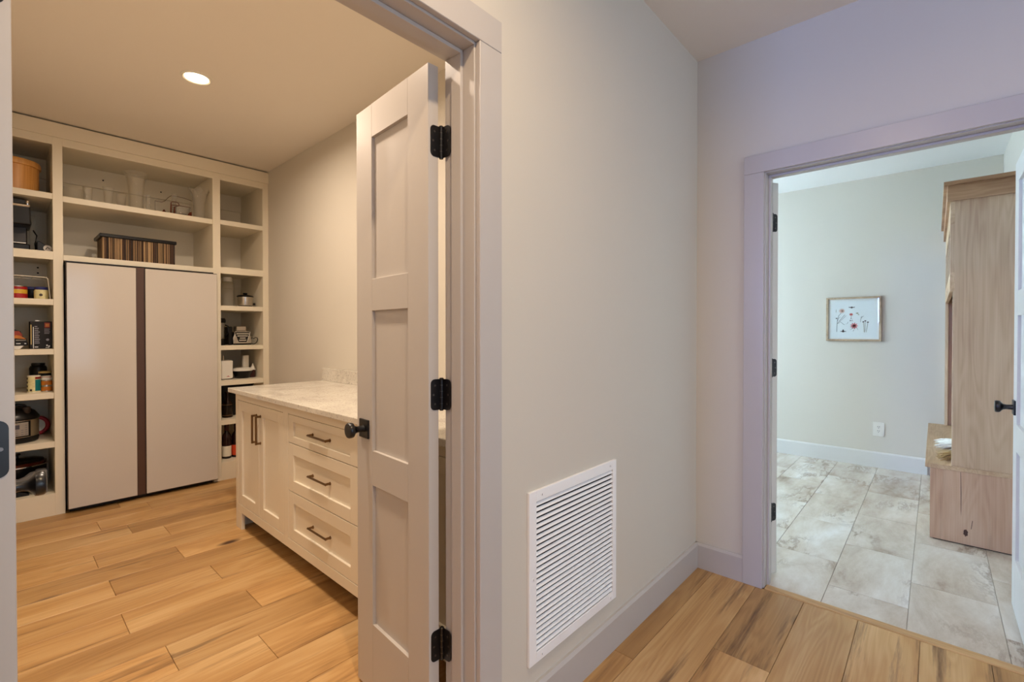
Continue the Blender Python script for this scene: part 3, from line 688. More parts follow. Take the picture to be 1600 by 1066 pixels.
obj('tower_back', box(LX0+0.02, LX1-0.02, W0, W0+0.012, 0.456, 2.030), 'oak_shaded', ht)
obj('tower_top', box(LX0+0.02, LX1-0.02, W0, TF, 2.000, 2.030), 'oak_pale_flat', ht)
obj('cubby_shelf', box(LX0+0.02, LX1-0.02, W0+0.012, TF-0.02, 1.490, 1.515), 'oak_pale_flat', ht)
obj('cubby_rail', box(LX0+0.0, LX1, TF, TF+0.02, 1.490, 1.600, 0.0008), 'oak_pale_flat', ht)
obj('header_rail', box(LX0+0.0, LX1, TF, TF+0.02, 1.885, 2.030, 0.0008), 'oak_pale_flat', ht)
obj('face_stile', box(LX0, LX0+0.035, TF, TF+0.006, 0.456, 1.490, 0.0008), 'oak_pale', ht)
obj('face_stile', box(LX1-0.05, LX1, TF, TF+0.02, 0.456, 1.490, 0.0008), 'oak_pale', ht)
for xx in (LX0, LX0+0.535, LX0+1.09, LX1-0.045):
    obj('cubby_stile', box(xx, xx+0.045, TF, TF+0.02, 1.600, 1.885, 0.0008), 'oak_pale', ht)
for xx in (LX0+0.548, LX0+1.103):
    obj('divider', box(xx, xx+0.019, W0+0.012, TF, 1.515, 2.000), 'oak_pale', ht)
for xx in (LX0+0.30, LX0+0.82, LX0+1.35):
    hk = obj('coat_hook', tube([(xx, W0+0.012, 1.36), (xx, W0+0.05, 1.35), (xx, W0+0.075, 1.37), (xx, W0+0.08, 1.395)], 0.005, 8), 'black_metal', ht, True)
obj('crown_side', box(LX0-0.016, LX0, W0, TF+0.034, 2.020, 2.112, 0.0008), 'oak_crown', ht)
obj('crown_front', prism([(TF+0.02, 2.020), (TF+0.034, 2.020), (TF+0.034, 2.112), (TF, 2.112), (TF, 2.034), (TF+0.02, 2.034)], LX0, LX1, 'x'), 'oak_crown', ht)
obj('crown_cap', box(LX0-0.032, LX1, W0, TF+0.050, 2.112, 2.134, 0.0008), 'oak_crown', ht)

def mark(pts, name):
    obj(name, prism(pts, LX0-0.0004, LX0+0.0005, 'x'), 'ink_knot', ht)
mark([(-0.1145, 0.426), (-0.1165, 0.426), (-0.1195, 0.30), (-0.1190, 0.165), (-0.1170, 0.20), (-0.1165, 0.30)], 'crack')
mark([(-0.166, 0.155), (-0.168, 0.150), (-0.163, 0.105), (-0.160, 0.100)], 'crack')
kk = random.Random(5)
mark([(-0.140+0.010*cos(2*pi*k/16)*(0.7+0.5*kk.random()), 0.074+0.022*sin(2*pi*k/16)*(0.7+0.5*kk.random())) for k in range(16)], 'knot')

# dried grass bunch lying on the bench, its heads showing past the locker side
dg = thing('dried_grass_bunch', 'bunch of dried white plumes and straw stems lying on the bench', 'dried flowers', (4.35, -0.10, 0.456))
rnd = random.Random(3)
pl_ = bmesh.new()
for i in range(70):
    a = rnd.uniform(-0.5, 0.5); x = 4.52+rnd.uniform(-0.03, 0.05); L_ = rnd.uniform(0.08, 0.165)
    z0 = 0.478+rnd.uniform(-0.008, 0.016); p = [(x-0.22+rnd.uniform(-0.03, 0.03), -0.15, z0)]
    for k in range(1, 5):
        f = k/4; p.append((x-0.22+0.30*f*(0.4+a), -0.15+L_*f*0.95, max(0.461, z0+0.02*sin(f*2.6)-0.03*f*f+rnd.uniform(-0.004, 0.004))))
    pl_ = join(pl_, tube(p, [0.003, 0.005, 0.006, 0.0045, 0.001], 5))
obj('plumes', pl_, 'dry_white', dg)['kind'] = 'stuff'
st_ = bmesh.new()
for i in range(60):
    x = 4.05+rnd.uniform(-0.02, 0.04); L_ = rnd.uniform(0.05, 0.115); z0 = 0.472+rnd.uniform(-0.01, 0.02); dx = rnd.uniform(-0.10, 0.04)
    p = [(x+0.08, -0.16, z0), (x+0.04+dx*0.3, -0.12, z0+0.008), (x+dx, -0.12+L_*0.7, max(0.460, z0-0.006)), (x+dx*1.5, -0.12+L_, max(0.4585, z0-0.016))]
    st_ = join(st_, tube(p, [0.0016, 0.0016, 0.0024, 0.0008], 4))
obj('straw_stems', st_, 'dry_straw', dg)['kind'] = 'stuff'
obj('twine', lathe([(0.018, 0), (0.020, 0.01), (0.018, 0.02)], 0, 0, 14), 'dry_straw', dg).matrix_local = Matrix.Translation((-0.13, -0.085, 0.018))@Matrix.Rotation(pi/2, 4, 'X')

# ------------------------------------------------------------------ pantry contents
def revolve(name, prof, x, y, mat, parent, seg=28, **kw):
    return obj(name, lathe(prof, x, y, seg, **kw), mat, parent, True)
def hollow(r_list, t=0.003):
    """closed profile of a thin-walled vessel from (r,z) outside points, bottom to top"""
    out = list(r_list); ins = [(max(r-t, 0.001), z) for r, z in r_list[::-1]]
    ins[-1] = (ins[-1][0], r_list[0][1]+t*1.6)
    return [(0.0008, r_list[0][1])]+out+ins+[(0.0008, r_list[0][1]+t*1.6)]
def sq(name, q, mat, parent, bev=0.002): return obj(name, box(*q, bev), mat, parent)

# --- left column, shelf by shelf (top to bottom)
z = 2.190
t = thing('bamboo_canister', 'round tan wooden canister with lipped lid on the top shelf', 'canister', (0.088, 4.62, z))
revolve('body', [(0.127, z), (0.131, z+0.004), (0.132, z+0.170)], 0.088, 4.62, 'bamboo', t, 40)
revolve('lid', [(0.135, z+0.170), (0.142, z+0.174), (0.1435, z+0.192), (0.140, z+0.206), (0.136, z+0.212), (0.10, z+0.214)], 0.088, 4.62, 'bamboo', t, 40)

z = 1.795
t = thing('coffee_maker', 'black and chrome single-cup coffee maker on the pantry shelf', 'coffee maker', (0.075, 4.62, z))
sq('base', (-0.01, 0.168, 4.50, 4.78, z, z+0.042), 'black_plastic', t, 0.006)
sq('drip_tray', (0.0, 0.150, 4.495, 4.60, z+0.042, z+0.050), 'steel', t, 0.002)
sq('column', (-0.01, 0.160, 4.66, 4.80, z+0.042, z+0.190), 'fridge_dark', t, 0.006)
obj('brew_head', prism([(-0.01, z+0.170), (0.176, z+0.170), (0.170, z+0.305), (-0.01, z+0.305)], 4.50, 4.78, 'y', 0.008), 'black_plastic', t)
sq('chrome_band', (-0.012, 0.1705, 4.492, 4.79, z+0.288, z+0.305), 'chrome', t, 0.005)
lid = obj('lid', prism(rrect(-0.006, 0.150, z+0.305, z+0.335, 0.012), 4.50, 4.76, 'y', 0.003), 'black_plastic', t)
sq('lid_trim', (0.150, 0.166, 4.496, 4.77, z+0.305, z+0.334), 'chrome', t, 0.005)
obj('water_tank', prism(rrect(0.178, 0.205, z+0.04, z+0.28, 0.008), 4.74, 4.90, 'y'), 'clear_glass', t)
obj('cord', tube([(0.19, 4.66, z+0.16), (0.205, 4.62, z+0.12), (0.195, 4.60, z+0.06), (0.200, 4.60, z+0.006)], 0.004, 6), 'black_plastic', t, True)
t = thing('kitchen_gadget', 'black gadget with round pale dial lying beside coffee maker', 'gadget', (0.235, 4.56, z))
obj('body', prism([(0.200, z), (0.268, z), (0.266, z+0.040), (0.240, z+0.052), (0.214, z+0.075), (0.200, z+0.070)], 4.53, 4.62, 'y', 0.005), 'black_plastic', t)
dl = obj('dial', cyl_between((0.252, 4.531, z+0.028), (0.252, 4.520, z+0.028), 0.021, 24), 'panel_silver', t)
obj('dial_mark', tube([(0.252-0.010, 4.519, z+0.028-0.010), (0.252, 4.518, z+0.036), (0.252+0.010, 4.519, z+0.024)], 0.0022, 6), 'black_plastic', dl)

z = 1.472
t = thing('wire_shelf_rack', 'white wire rack bridging over the tins and jar', 'rack', (0.17, 4.60, z))
def rackleg(y):
    obj('wire_hoop', tube([(0.262, y, z), (0.256, y, z+0.08), (0.251, y, z+0.138), (0.246, y, z+0.146), (0.236, y, z+0.149), (0.09, y, z+0.152), (-0.030, y, z+0.149), (-0.038, y, z+0.146), (-0.042, y, z+0.138), (-0.048, y, z)], 0.0028, 8), 'wire_white', t, True)
for y in (4.50, 4.70): rackleg(y)
for x in (-0.02, 0.03, 0.08, 0.13, 0.18, 0.23): obj('cross_wire', tube([(x, 4.50, z+0.151), (x, 4.60, z+0.151), (x, 4.70, z+0.151)], 0.002, 6), 'wire_white', t, True)
def tin(label, x, y, r, h, zz, mats, group=None, cat='tin'):
    t = thing('food_tin', label, cat, (x, y, zz), group=group)
    revolve('body', [(r, zz), (r*1.01, zz+0.003), (r*0.985, zz+0.006), (r*0.985, zz+h-0.006), (r*1.01, zz+h-0.003), (r, zz+h), (r*0.93, zz+h-0.002)], x, y, mats[0], t, 28)
    for a, b, m in mats[1]:
        revolve('label_band', [(r*0.99, zz+h*a), (r*0.995, zz+h*a), (r*0.995, zz+h*b), (r*0.99, zz+h*b)], x, y, m, t, 28, cap0=False, cap1=False)
    return t
tin('red and yellow tin under the white wire rack', 0.112, 4.60, 0.046, 0.088, z, ('steel', [(0.06, 0.42, 'red_label'), (0.42, 0.72, 'yellow_label'), (0.74, 0.94, 'red_label')]))
t = thing('cream_jar', 'cream labelled jar with dark blue lid under wire rack', 'jar', (0.222, 4.56, z))
revolve('body', [(0.032, z), (0.036, z+0.004), (0.037, z+0.056), (0.032, z+0.066)], 0.222, 4.56, 'cream_label', t)
revolve('lid', [(0.033, z+0.066), (0.034, z+0.068), (0.034, z+0.083), (0.030, z+0.086)], 0.222, 4.56, 'blue_lid', t)
obj('emblem', cyl_between((0.218, 4.5245, z+0.030), (0.218, 4.5225, z+0.030), 0.009, 16), 'ink_dark', t)
t = thing('round_tin', 'dark flat tin behind the cream jar on the shelf', 'tin', (0.19, 4.74, z))
revolve('body', [(0.075, z), (0.078, z+0.004), (0.078, z+0.072), (0.074, z+0.076)], 0.185, 4.76, 'black_plastic', t)
revolve('lid', [(0.080, z+0.076), (0.080, z+0.090), (0.074, z+0.094)], 0.185, 4.76, 'blue_lid', t)

z = 1.134
t = thing('boxed_kit', 'black product box with orange picture and grey print', 'box', (0.225, 4.58, z))
bx_ = obj('carton', box(0.166, 0.272, 4.55, 4.72, z, z+0.188, 0.0012), 'black_card', t)
def printed(parent, x0, x1, z0, z1, y, m, name='print'): obj(name, box(x0, x1, y-0.0008, y+0.0004, z0, z1), m, parent)
F = 4.55
printed(t, 0.235, 0.262, z+0.145, z+0.180, F, 'food_red', 'picture_patch'); printed(t, 0.240, 0.258, z+0.152, z+0.172, F-0.0006, 'orange_food', 'picture_patch')
for k, (a, b) in enumerate(((0.187, 0.200), (0.187, 0.207), (0.187, 0.205), (0.187, 0.212), (0.187, 0.206), (0.187, 0.210), (0.187, 0.208), (0.187, 0.212), (0.187, 0.209), (0.187, 0.211))):
    printed(t, a, b, z+0.150-k*0.0125, z+0.155-k*0.0125, F, 'print_grey', 'text_line')
for k in range(4): printed(t, 0.234, 0.262-0.003*(k % 2), z+0.134-k*0.010, z+0.1375-k*0.010, F, 'print_grey', 'text_line')
for a, b, c, d in ((0.243, 0.250, 0.018, 0.028), (0.253, 0.261, 0.012, 0.022), (0.240, 0.258, 0.006, 0.010), (0.187, 0.204, 0.010, 0.015)): printed(t, a, b, z+c, z+d, F, 'print_white', 'text_line')
obj('emblem', cyl_between((0.250, F+0.0004, z+0.062), (0.250, F-0.0008, z+0.062), 0.008, 16), 'print_grey', t)
printed(t, 0.168, 0.1725, z+0.03, z+0.165, F, 'pale_gold', 'side_stripe'); printed(t, 0.1795, 0.183, z+0.004, z+0.150, F, 'print_white', 'side_stripe')
sq('flap', (0.190, 0.212, 4.56, 4.60, z+0.188, z+0.196), 'print_white', t, 0.001)
t = thing('food_box', 'black food box printed with a red dish and white text', 'box', (0.10, 4.60, z))
obj('carton', prism([(0.02, z+0.020), (0.158, z+0.024), (0.150, z+0.070), (0.136, z+0.078), (0.122, z+0.122), (0.09, z+0.135), (0.02, z+0.140)], 4.59, 4.63, 'y', 0.0015), 'black_card', t)
obj('dish_picture', prism([(0.06, z+0.080), (0.128, z+0.076), (0.130, z+0.100), (0.115, z+0.120), (0.06, z+0.124)], 4.588, 4.5905, 'y'), 'food_red', t)
obj('dish_picture', prism([(0.075, z+0.074), (0.150, z+0.066), (0.120, z+0.090), (0.10, z+0.094)], 4.5872, 4.5890, 'y'), 'orange_food', t)
printed(t, 0.101, 0.122, z+0.034, z+0.039, 4.589, 'print_white', 'text_line'); printed(t, 0.140, 0.149, z+0.034, z+0.039, 4.589, 'print_white', 'text_line'); printed(t, 0.10, 0.147, z+0.058, z+0.0605, 4.589, 'pale_label', 'text_line')
obj('tray', prism([(0.02, z), (0.118, z), (0.136, z+0.022), (0.02, z+0.020)], 4.56, 4.64, 'y', 0.001), 'white_plastic', t)

z = 0.838
t = tin('cream labelled can with teal side patch at the shelf front', 0.182, 4.556, 0.033, 0.115, z, ('pale_label', [(0.05, 0.93, 'cream_label')]), cat='can')
def patch(parent, x, y, r, a0, a1, z0, z1, mat, name='label_patch'):
    b = bmesh.new(); n = 10; R0 = r
    A = [(x+R0*cos(a0+(a1-a0)*k/n), y+R0*sin(a0+(a1-a0)*k/n)) for k in range(n+1)]
    lo = [b.verts.new((p, q, z0)) for p, q in A]; hi = [b.verts.new((p, q, z1)) for p, q in A]
    for k in range(n): b.faces.new((lo[k], lo[k+1], hi[k+1], hi[k]))
    bmesh.ops.solidify(b, geom=b.faces[:], thickness=0.0004)
    return obj(name, b, mat, parent)
patch(t, 0.182, 4.556, 0.0340, radians(-82), radians(-18), z+0.012, z+0.088, 'teal_label')
patch(t, 0.182, 4.556, 0.0340, radians(-82), radians(-10), z+0.092, z+0.106, 'red_label')
for k in range(4): patch(t, 0.182, 4.556, 0.0341, radians(-176), radians(-150), z+0.012+0.026*k, z+0.024+0.026*k, 'black_plastic')
patch(t, 0.182, 4.556, 0.0341, radians(-128), radians(-108), z+0.012, z+0.024, 'ink_dark')
for k, lab in enumerate(('small orange labelled tin under another beside the teal can', 'small orange labelled tin stacked on a twin beside teal can')):
    tin(lab, 0.2435, 4.58, 0.0295, 0.040, z+0.040*k, ('steel', [(0.12, 0.80, 'orange_food')]))
tin('white banded short tin topping the orange tin stack', 0.2435, 4.58, 0.0295, 0.026, z+0.080, ('white_plastic', [(0.70, 0.95, 'red_label')]))
t = thing('black_canister', 'black canister with flat dark lid behind the teal can', 'canister', (0.21, 4.76, z))
revolve('body', [(0.044, z), (0.046, z+0.004), (0.046, z+0.155), (0.040, z+0.170)], 0.212, 4.76, 'black_plastic', t)
revolve('lid', [(0.035, z+0.170), (0.036, z+0.172), (0.036, z+0.187), (0.033, z+0.190)], 0.212, 4.76, 'black_plastic', t)
t = thing('dark_tub', 'dark squat tub with gold band behind the orange tins', 'tub', (0.242, 4.66, z))
revolve('body', [(0.030, z), (0.032, z+0.004), (0.032, z+0.118), (0.028, z+0.122)], 0.240, 4.66, 'black_plastic', t)
revolve('gold_band', [(0.0325, z+0.122), (0.0330, z+0.124), (0.0330, z+0.133), (0.029, z+0.135)], 0.240, 4.66, 'pale_gold', t)

z = 0.505
PX_, PY_ = 0.079, 4.62
t = thing('pressure_cooker', 'steel electric pressure cooker with black lid and button panel', 'pressure cooker', (PX_, PY_, z))
revolve('base', [(0.1163, z), (0.1265, z+0.008), (0.1302, z+0.030), (0.1302, z+0.040)], PX_, PY_, 'black_plastic', t, 40)
revolve('pot_body', [(0.1283, z+0.040), (0.1293, z+0.044), (0.1293, z+0.150), (0.1274, z+0.154)], PX_, PY_, 'steel', t, 40)
revolve('lid', [(0.1321, z+0.154), (0.1339, z+0.160), (0.1302, z+0.172), (0.1097, z+0.205), (0.0791, z+0.226), (0.0372, z+0.234)], PX_, PY_, 'black_plastic', t, 40)
obj('lid_handle', tube([(PX_-0.085, PY_-0.05, z+0.215), (PX_-0.055, PY_-0.06, z+0.248), (PX_, PY_-0.062, z+0.258), (PX_+0.055, PY_-0.06, z+0.248), (PX_+0.085, PY_-0.05, z+0.212)], 0.009, 10), 'black_plastic', t, True)
revolve('steam_valve', [(0.016, z+0.195), (0.020, z+0.200), (0.020, z+0.236), (0.014, z+0.242)], PX_+0.066, PY_-0.075, 'fridge_dark', t, 20)
p_ = patch(t, PX_, PY_, 0.1307, radians(-122), radians(-50), z+0.044, z+0.150, 'black_plastic', 'panel_surround')
p2 = patch(t, PX_, PY_, 0.1316, radians(-116), radians(-56), z+0.052, z+0.142, 'panel_silver', 'control_panel')
patch(p2, PX_, PY_, 0.1324, radians(-100), radians(-74), z+0.100, z+0.128, 'lcd', 'display') if False else patch(t, PX_, PY_, 0.1324, radians(-100), radians(-76), z+0.100, z+0.128, 'lcd', 'display')
for i in range(5):
    for j, a in enumerate((-95, -84, -73, -64)):
        if i > 2 and j < 3: continue
        patch(t, PX_, PY_, 0.1324, radians(a), radians(a+5), z+0.060+0.015*i, z+0.0635+0.015*i, 'print_grey', 'button')
t = thing('silicone_ring_trivet', 'red silicone ring with pale centre standing beside pressure cooker', 'trivet', (0.202, 4.80, z))
b_ = bmesh.new(); n, mseg = 32, 10
rings = []
for i in range(n):
    a = 2*pi*i/n; ring = []
    for j in range(mseg):
        c = 2*pi*j/mseg; rr = 0.058+0.013*cos(c); ring.append(b_.verts.new((0.202+rr*cos(a), 4.80+0.012*sin(c), z+0.071+rr*sin(a)*1.0)))
    rings.append(ring)
for i in range(n):
    for j in range(mseg): b_.faces.new((rings[i][j], rings[(i+1) % n][j], rings[(i+1) % n][(j+1) % mseg], rings[i][(j+1) % mseg]))
obj('ring', b_, 'red_silicone', t, True)
obj('centre_disc', cyl_between((0.202, 4.796, z+0.071), (0.202, 4.804, z+0.071), 0.054, 32), 'pale_label', t)

z = 0.150
t = thing('slow_cooker', 'oval black slow cooker with glass lid and chrome rim', 'slow cooker', (0.10, 4.74, z))
kw = dict(sx=0.9, sy=0.72)
revolve('base_shell', [(0.135, z), (0.150, z+0.010), (0.165, z+0.120), (0.168, z+0.160)], 0.10, 4.75, 'black_plastic', t, 44, **kw)
revolve('chrome_rim', [(0.168, z+0.160), (0.174, z+0.163), (0.174, z+0.170), (0.168, z+0.172)], 0.10, 4.75, 'chrome', t, 44, **kw)
revolve('crock', [(0.166, z+0.172), (0.169, z+0.186), (0.160, z+0.190)], 0.10, 4.75, 'amber', t, 44, **kw)
revolve('glass_lid', [(0.158, z+0.190), (0.150, z+0.202), (0.10, z+0.215), (0.02, z+0.220)], 0.10, 4.75, 'dark_glass', t, 44, **kw)
revolve('lid_knob', [(0.012, z+0.220), (0.010, z+0.232), (0.022, z+0.240), (0.020, z+0.248)], 0.10, 4.75, 'black_plastic', t, 20)
t = thing('handheld_vacuum_head', 'grey plastic floor-tool head with wide end on bottom shelf', 'tool', (0.15, 4.54, z))
obj('wide_end', prism(rrect(0.185, 0.240, z, z+0.158, 0.010), 4.50, 4.58, 'y', 0.004), 'grey_plastic', t)
b_ = tube([(-0.02, 4.545, z+0.075), (0.06, 4.545, z+0.075), (0.10, 4.545, z+0.075), (0.14, 4.545, z+0.080), (0.165, 4.545, z+0.088), (0.19, 4.545, z+0.085)], [0.034, 0.034, 0.035, 0.044, 0.060, 0.070], 20)
obj('neck', b_, 'grey_plastic', t, True)
for xx in (0.082, 0.094): obj('collar', cyl_between((xx, 4.545, z+0.075), (xx+0.007, 4.545, z+0.075), 0.039, 24), 'grey_plastic', t, True)
obj('button', cyl_between((0.122, 4.512, z+0.078), (0.122, 4.500, z+0.078), 0.007, 16), 'white_plastic', t)
obj('cradle', prism([(0.00, z), (0.155, z), (0.150, z+0.012), (0.10, z+0.034), (0.00, z+0.034)], 4.51, 4.58, 'y', 0.003), 'black_plastic', t)

# --- centre column: glassware and basket
z = 2.182
def glassware(name, label, prof, x, y, cat, t=0.003, seg=32, fn=None, mat='clear_glass'):
    o = obj(name, lathe(hollow(prof, t), x, y, seg, True, True, fn=fn), mat, None, True, base=(x, y, prof[0][1]))
    return tag(o, label, cat)
glassware('glass_bowl', 'wide clear glass bowl at the shelf end', [(0.038, z), (0.046, z+0.006), (0.062, z+0.035), (0.066, z+0.075), (0.060, z+0.105), (0.066, z+0.122)], 0.398, 4.64, 'bowl', 0.004)
glassware('glass_tumbler', 'low clear glass tumbler beside the wide bowl', [(0.022, z), (0.025, z+0.010), (0.023, z+0.020), (0.026, z+0.06), (0.028, z+0.105), (0.030, z+0.112)], 0.462, 4.54, 'glass', 0.003)
glassware('flared_glass', 'flared ribbed glass cup between tumbler and tall vase', [(0.021, z), (0.022, z+0.008), (0.026, z+0.08), (0.034, z+0.150)], 0.582, 4.60, 'glass', 0.004, 36, lambda k, a, r, zz: (r*(1+0.03*cos(12*a)), zz))
glassware('votive_glass', 'small straight votive glass beside the tall vase', [(0.026, z), (0.028, z+0.004), (0.028, z+0.118)], 0.660, 4.62, 'glass', 0.004)
glassware('crystal_vase', 'tall cut-crystal vase flaring to a wide rim', [(0.046, z), (0.048, z+0.015), (0.044, z+0.05), (0.044, z+0.12), (0.050, z+0.20), (0.062, z+0.265), (0.070, z+0.292)], 0.744, 4.58, 'vase', 0.006, 48, lambda k, a, r, zz: (r*(1+0.05*abs(sin(8*a+k*0.5))), zz))
glassware('bud_vase', 'slim clear glass bud vase with bulb base', [(0.018, z), (0.020, z+0.006), (0.012, z+0.022), (0.017, z+0.040), (0.012, z+0.062), (0.014, z+0.11), (0.016, z+0.125)], 0.812, 4.54, 'vase', 0.003)
glassware('hurricane_glass', 'narrow clear glass cylinder behind the brown-handled basket', [(0.018, z), (0.019, z+0.006), (0.017, z+0.08), (0.016, z+0.165), (0.017, z+0.200)], 1.000, 4.64, 'glass', 0.003)
def ruffle(k, a, r, zz):
    f = 1.0 if k not in (6, 7, 8, 9) else 1+0.07*sin(7*a)
    return (r*f*(1+0.02*cos(14*a)), zz+(0.014*cos(7*a) if k in (7, 8) else 0))
glassware('ruffled_vase', 'clear pressed-glass vase with ruffled rim by the stile', [(0.040, z), (0.042, z+0.010), (0.040, z+0.06), (0.043, z+0.12), (0.052, z+0.18), (0.062, z+0.215), (0.074, z+0.245)], 1.150, 4.54, 'vase', 0.005, 56, ruffle)
# clear serving tray with wavy edge standing against the back
tr_ = thing('glass_tray', 'clear glass tray with wavy brown edge leaning at the back', 'tray', (1.01, 4.78, z))
wav = [(0.900, z+0.150), (0.945, z+0.148), (0.965, z+0.160), (0.990, z+0.195), (1.010, z+0.215), (1.045, z+0.218), (1.10, z+0.214), (1.145, z+0.204), (1.160, z+0.200)]
obj('plate', prism([(0.900, z), (1.160, z)]+wav[::-1], 4.780, 4.785, 'y'), 'clear_glass', tr_)
obj('edge', tube([(u, 4.7825, v) for u, v in wav], 0.0022, 6), 'amber', tr_, True)
obj('side_edge', tube([(0.900, 4.7825, z), (0.900, 4.7825, z+0.150)], 0.0012, 6), 'dark_glass', tr_)
# brown glass dish with looped handle
bd = thing('brown_glass_dish', 'clear dish with looped dark brown handle and brown base', 'dish', (1.03, 4.56, z))
obj('bowl', lathe(hollow([(0.050, z), (0.056, z+0.010), (0.062, z+0.05), (0.064, z+0.085)], 0.003), 1.030, 4.56, 36, sx=1.0, sy=0.8), 'clear_glass', bd, True)
obj('loop_handle', tube([(0.953, 4.52, z), (0.953, 4.52, z+0.050), (0.954, 4.52, z+0.098), (0.962, 4.52, z+0.106), (0.985, 4.52, z+0.108), (1.000, 4.52, z+0.104), (1.008, 4.52, z+0.092), (1.004, 4.52, z+0.080), (0.990, 4.52, z+0.074), (0.978, 4.52, z+0.068), (0.976, 4.52, z+0.03), (0.976, 4.52, z)], [0.0045, 0.0045, 0.0035, 0.003, 0.003, 0.003, 0.003, 0.003, 0.003, 0.004, 0.006, 0.006], 8), 'amber', bd, True)
obj('rim_band', tube([(1.030+0.064*cos(a), 4.56+0.052*sin(a), z+0.087+0.006*sin(a*1.0)) for a in [pi+2*pi*k/40 for k in range(21)]], 0.0025, 6), 'amber', bd, True)
obj('base_mass', lathe([(0.054, z), (0.058, z+0.012), (0.044, z+0.024), (0.01, z+0.022)], 1.035, 4.56, 32, sy=0.8), 'amber_glass', bd, True)
obj('base_leaf', prism([(1.052, z), (1.090, z), (1.090, z+0.045), (1.075, z+0.040)], 4.50, 4.515, 'y', 0.002), 'amber', bd)
tag(obj('brown_glass_cone', lathe([(0.020, z), (0.018, z+0.010), (0.003, z+0.036)], 0.910, 4.53, 20), 'amber', None, True, base=(0.910, 4.53, z)), 'tiny dark brown glass cone standing before the glass tray', 'ornament')

z = 1.778
bk = thing('reed_basket', 'rectangular basket of upright brown reeds with black rim', 'basket', (0.762, 4.66, z))
bx0, bx1, by0, by1, bh = 0.546, 0.980, 4.55, 4.82, 0.172
obj('liner', box(bx0+0.010, bx1-0.010, by0+0.010, by1-0.010, z+0.001, z+bh-0.02), 'dark_red', bk)
rr = random.Random(11)
xx = bx0
while xx < bx1-0.003:
    wv = rr.uniform(0.0032, 0.0062); wv = min(wv, bx1-xx)
    for yy in (by0,):
        d_ = rr.uniform(0, 0.002); recenter(obj('reed', box(xx, xx+wv-0.0008, yy-0.004+d_, yy+0.006+d_, z, z+bh, 0.001), 'reed', bk))
    xx += wv
yy = by0+0.008
while yy < by1-0.008:
    wv = rr.uniform(0.006, 0.010)
    for xs_ in (bx0, bx1): recenter(obj('reed', box(xs_-0.004, xs_+0.006, yy, yy+wv-0.0008, z, z+bh, 0.001), 'reed', bk))
    yy += wv
for q in ((bx0-0.022, bx1+0.014, by0-0.012, by0+0.008), (bx0-0.022, bx1+0.014, by1-0.008, by1+0.012)): obj('rim', box(q[0], q[1], q[2], q[3], z+bh, z+bh+0.026, 0.004), 'black_plastic', bk)
for q in ((bx0-0.022, bx0+0.006, by0+0.008, by1-0.008), (bx1-0.006, bx1+0.014, by0+0.008, by1-0.008)): obj('rim', box(q[0], q[1], q[2], q[3], z+bh, z+bh+0.026, 0.004), 'black_plastic', bk)

# --- right column
z = 1.472
t = thing('glass_canister', 'tall clear glass jar with white lid in the corner', 'jar', (1.405, 4.70, z))
obj('jar_wall', lathe(hollow([(0.048, z), (0.052, z+0.006), (0.052, z+0.205), (0.042, z+0.222), (0.036, z+0.228)], 0.003), 1.405, 4.70, 32), 'clear_glass', t, True)
revolve('lid', [(0.034, z+0.226), (0.036, z+0.230), (0.036, z+0.262), (0.033, z+0.266)], 1.405, 4.70, 'white_plastic', t)
t = thing('mini_slow_cooker', 'small round steel slow cooker with black lid', 'slow cooker', (1.515, 4.58, z))
cx_, cy_ = 1.510, 4.58
revolve('base', [(0.052, z), (0.056, z+0.004), (0.058, z+0.012)], cx_, cy_, 'black_plastic', t)
revolve('pot', [(0.060, z+0.012), (0.061, z+0.016), (0.061, z+0.088)], cx_, cy_, 'steel', t, 32)
revolve('lid', [(0.066, z+0.088), (0.067, z+0.094), (0.058, z+0.102), (0.030, z+0.108)], cx_, cy_, 'black_plastic', t, 32)
revolve('lid_knob', [(0.010, z+0.106), (0.014, z+0.110), (0.019, z+0.118), (0.016, z+0.125)], cx_, cy_, 'black_plastic', t, 20)
sq('side_handle', (cx_+0.058, cx_+0.080, cy_-0.015, cy_+0.015, z+0.020, z+0.036), 'black_plastic', t, 0.003)

z = 1.134
t = thing('blender_jug', 'tall glass blender jug with black lid beside the stile', 'blender jug', (1.326, 4.62, z))
obj('jug', lathe(hollow([(0.026, z+0.055), (0.030, z+0.065), (0.040, z+0.195)], 0.003), 1.322, 4.62, 24), 'clear_glass', t, True)
revolve('collar', [(0.038, z), (0.040, z+0.004), (0.036, z+0.055)], 1.322, 4.62, 'black_plastic', t)
revolve('lid', [(0.040, z+0.195), (0.044, z+0.200), (0.044, z+0.222), (0.036, z+0.235)], 1.322, 4.62, 'black_plastic', t)
obj('jug_handle', tube([(1.356, 4.595, z+0.175), (1.372, 4.578, z+0.165), (1.373, 4.578, z+0.11), (1.356, 4.600, z+0.085)], 0.006, 8), 'black_plastic', t, True)
t = thing('countertop_blender', 'chrome blender base with black trapezoid keypad and cord', 'blender', (1.480, 4.62, z))
b0 = 4.56
obj('housing', prism([(1.408, z+0.012), (1.560, z+0.012), (1.556, z+0.060), (1.532, z+0.122), (1.424, z+0.122), (1.404, z+0.060)], b0, 4.70, 'y', 0.006), 'steel', t)
sq('foot_plate', (1.412, 1.556, b0+0.004, 4.69, z, z+0.014), 'black_plastic', t, 0.003)
sq('drive_collar', (1.436, 1.518, b0+0.02, 4.66, z+0.122, z+0.168), 'steel', t, 0.006)
kp = obj('keypad', prism([(1.448, z+0.026), (1.514, z+0.026), (1.540, z+0.114), (1.418, z+0.114)], b0-0.0025, b0+0.001, 'y', 0.001), 'black_plastic', t)
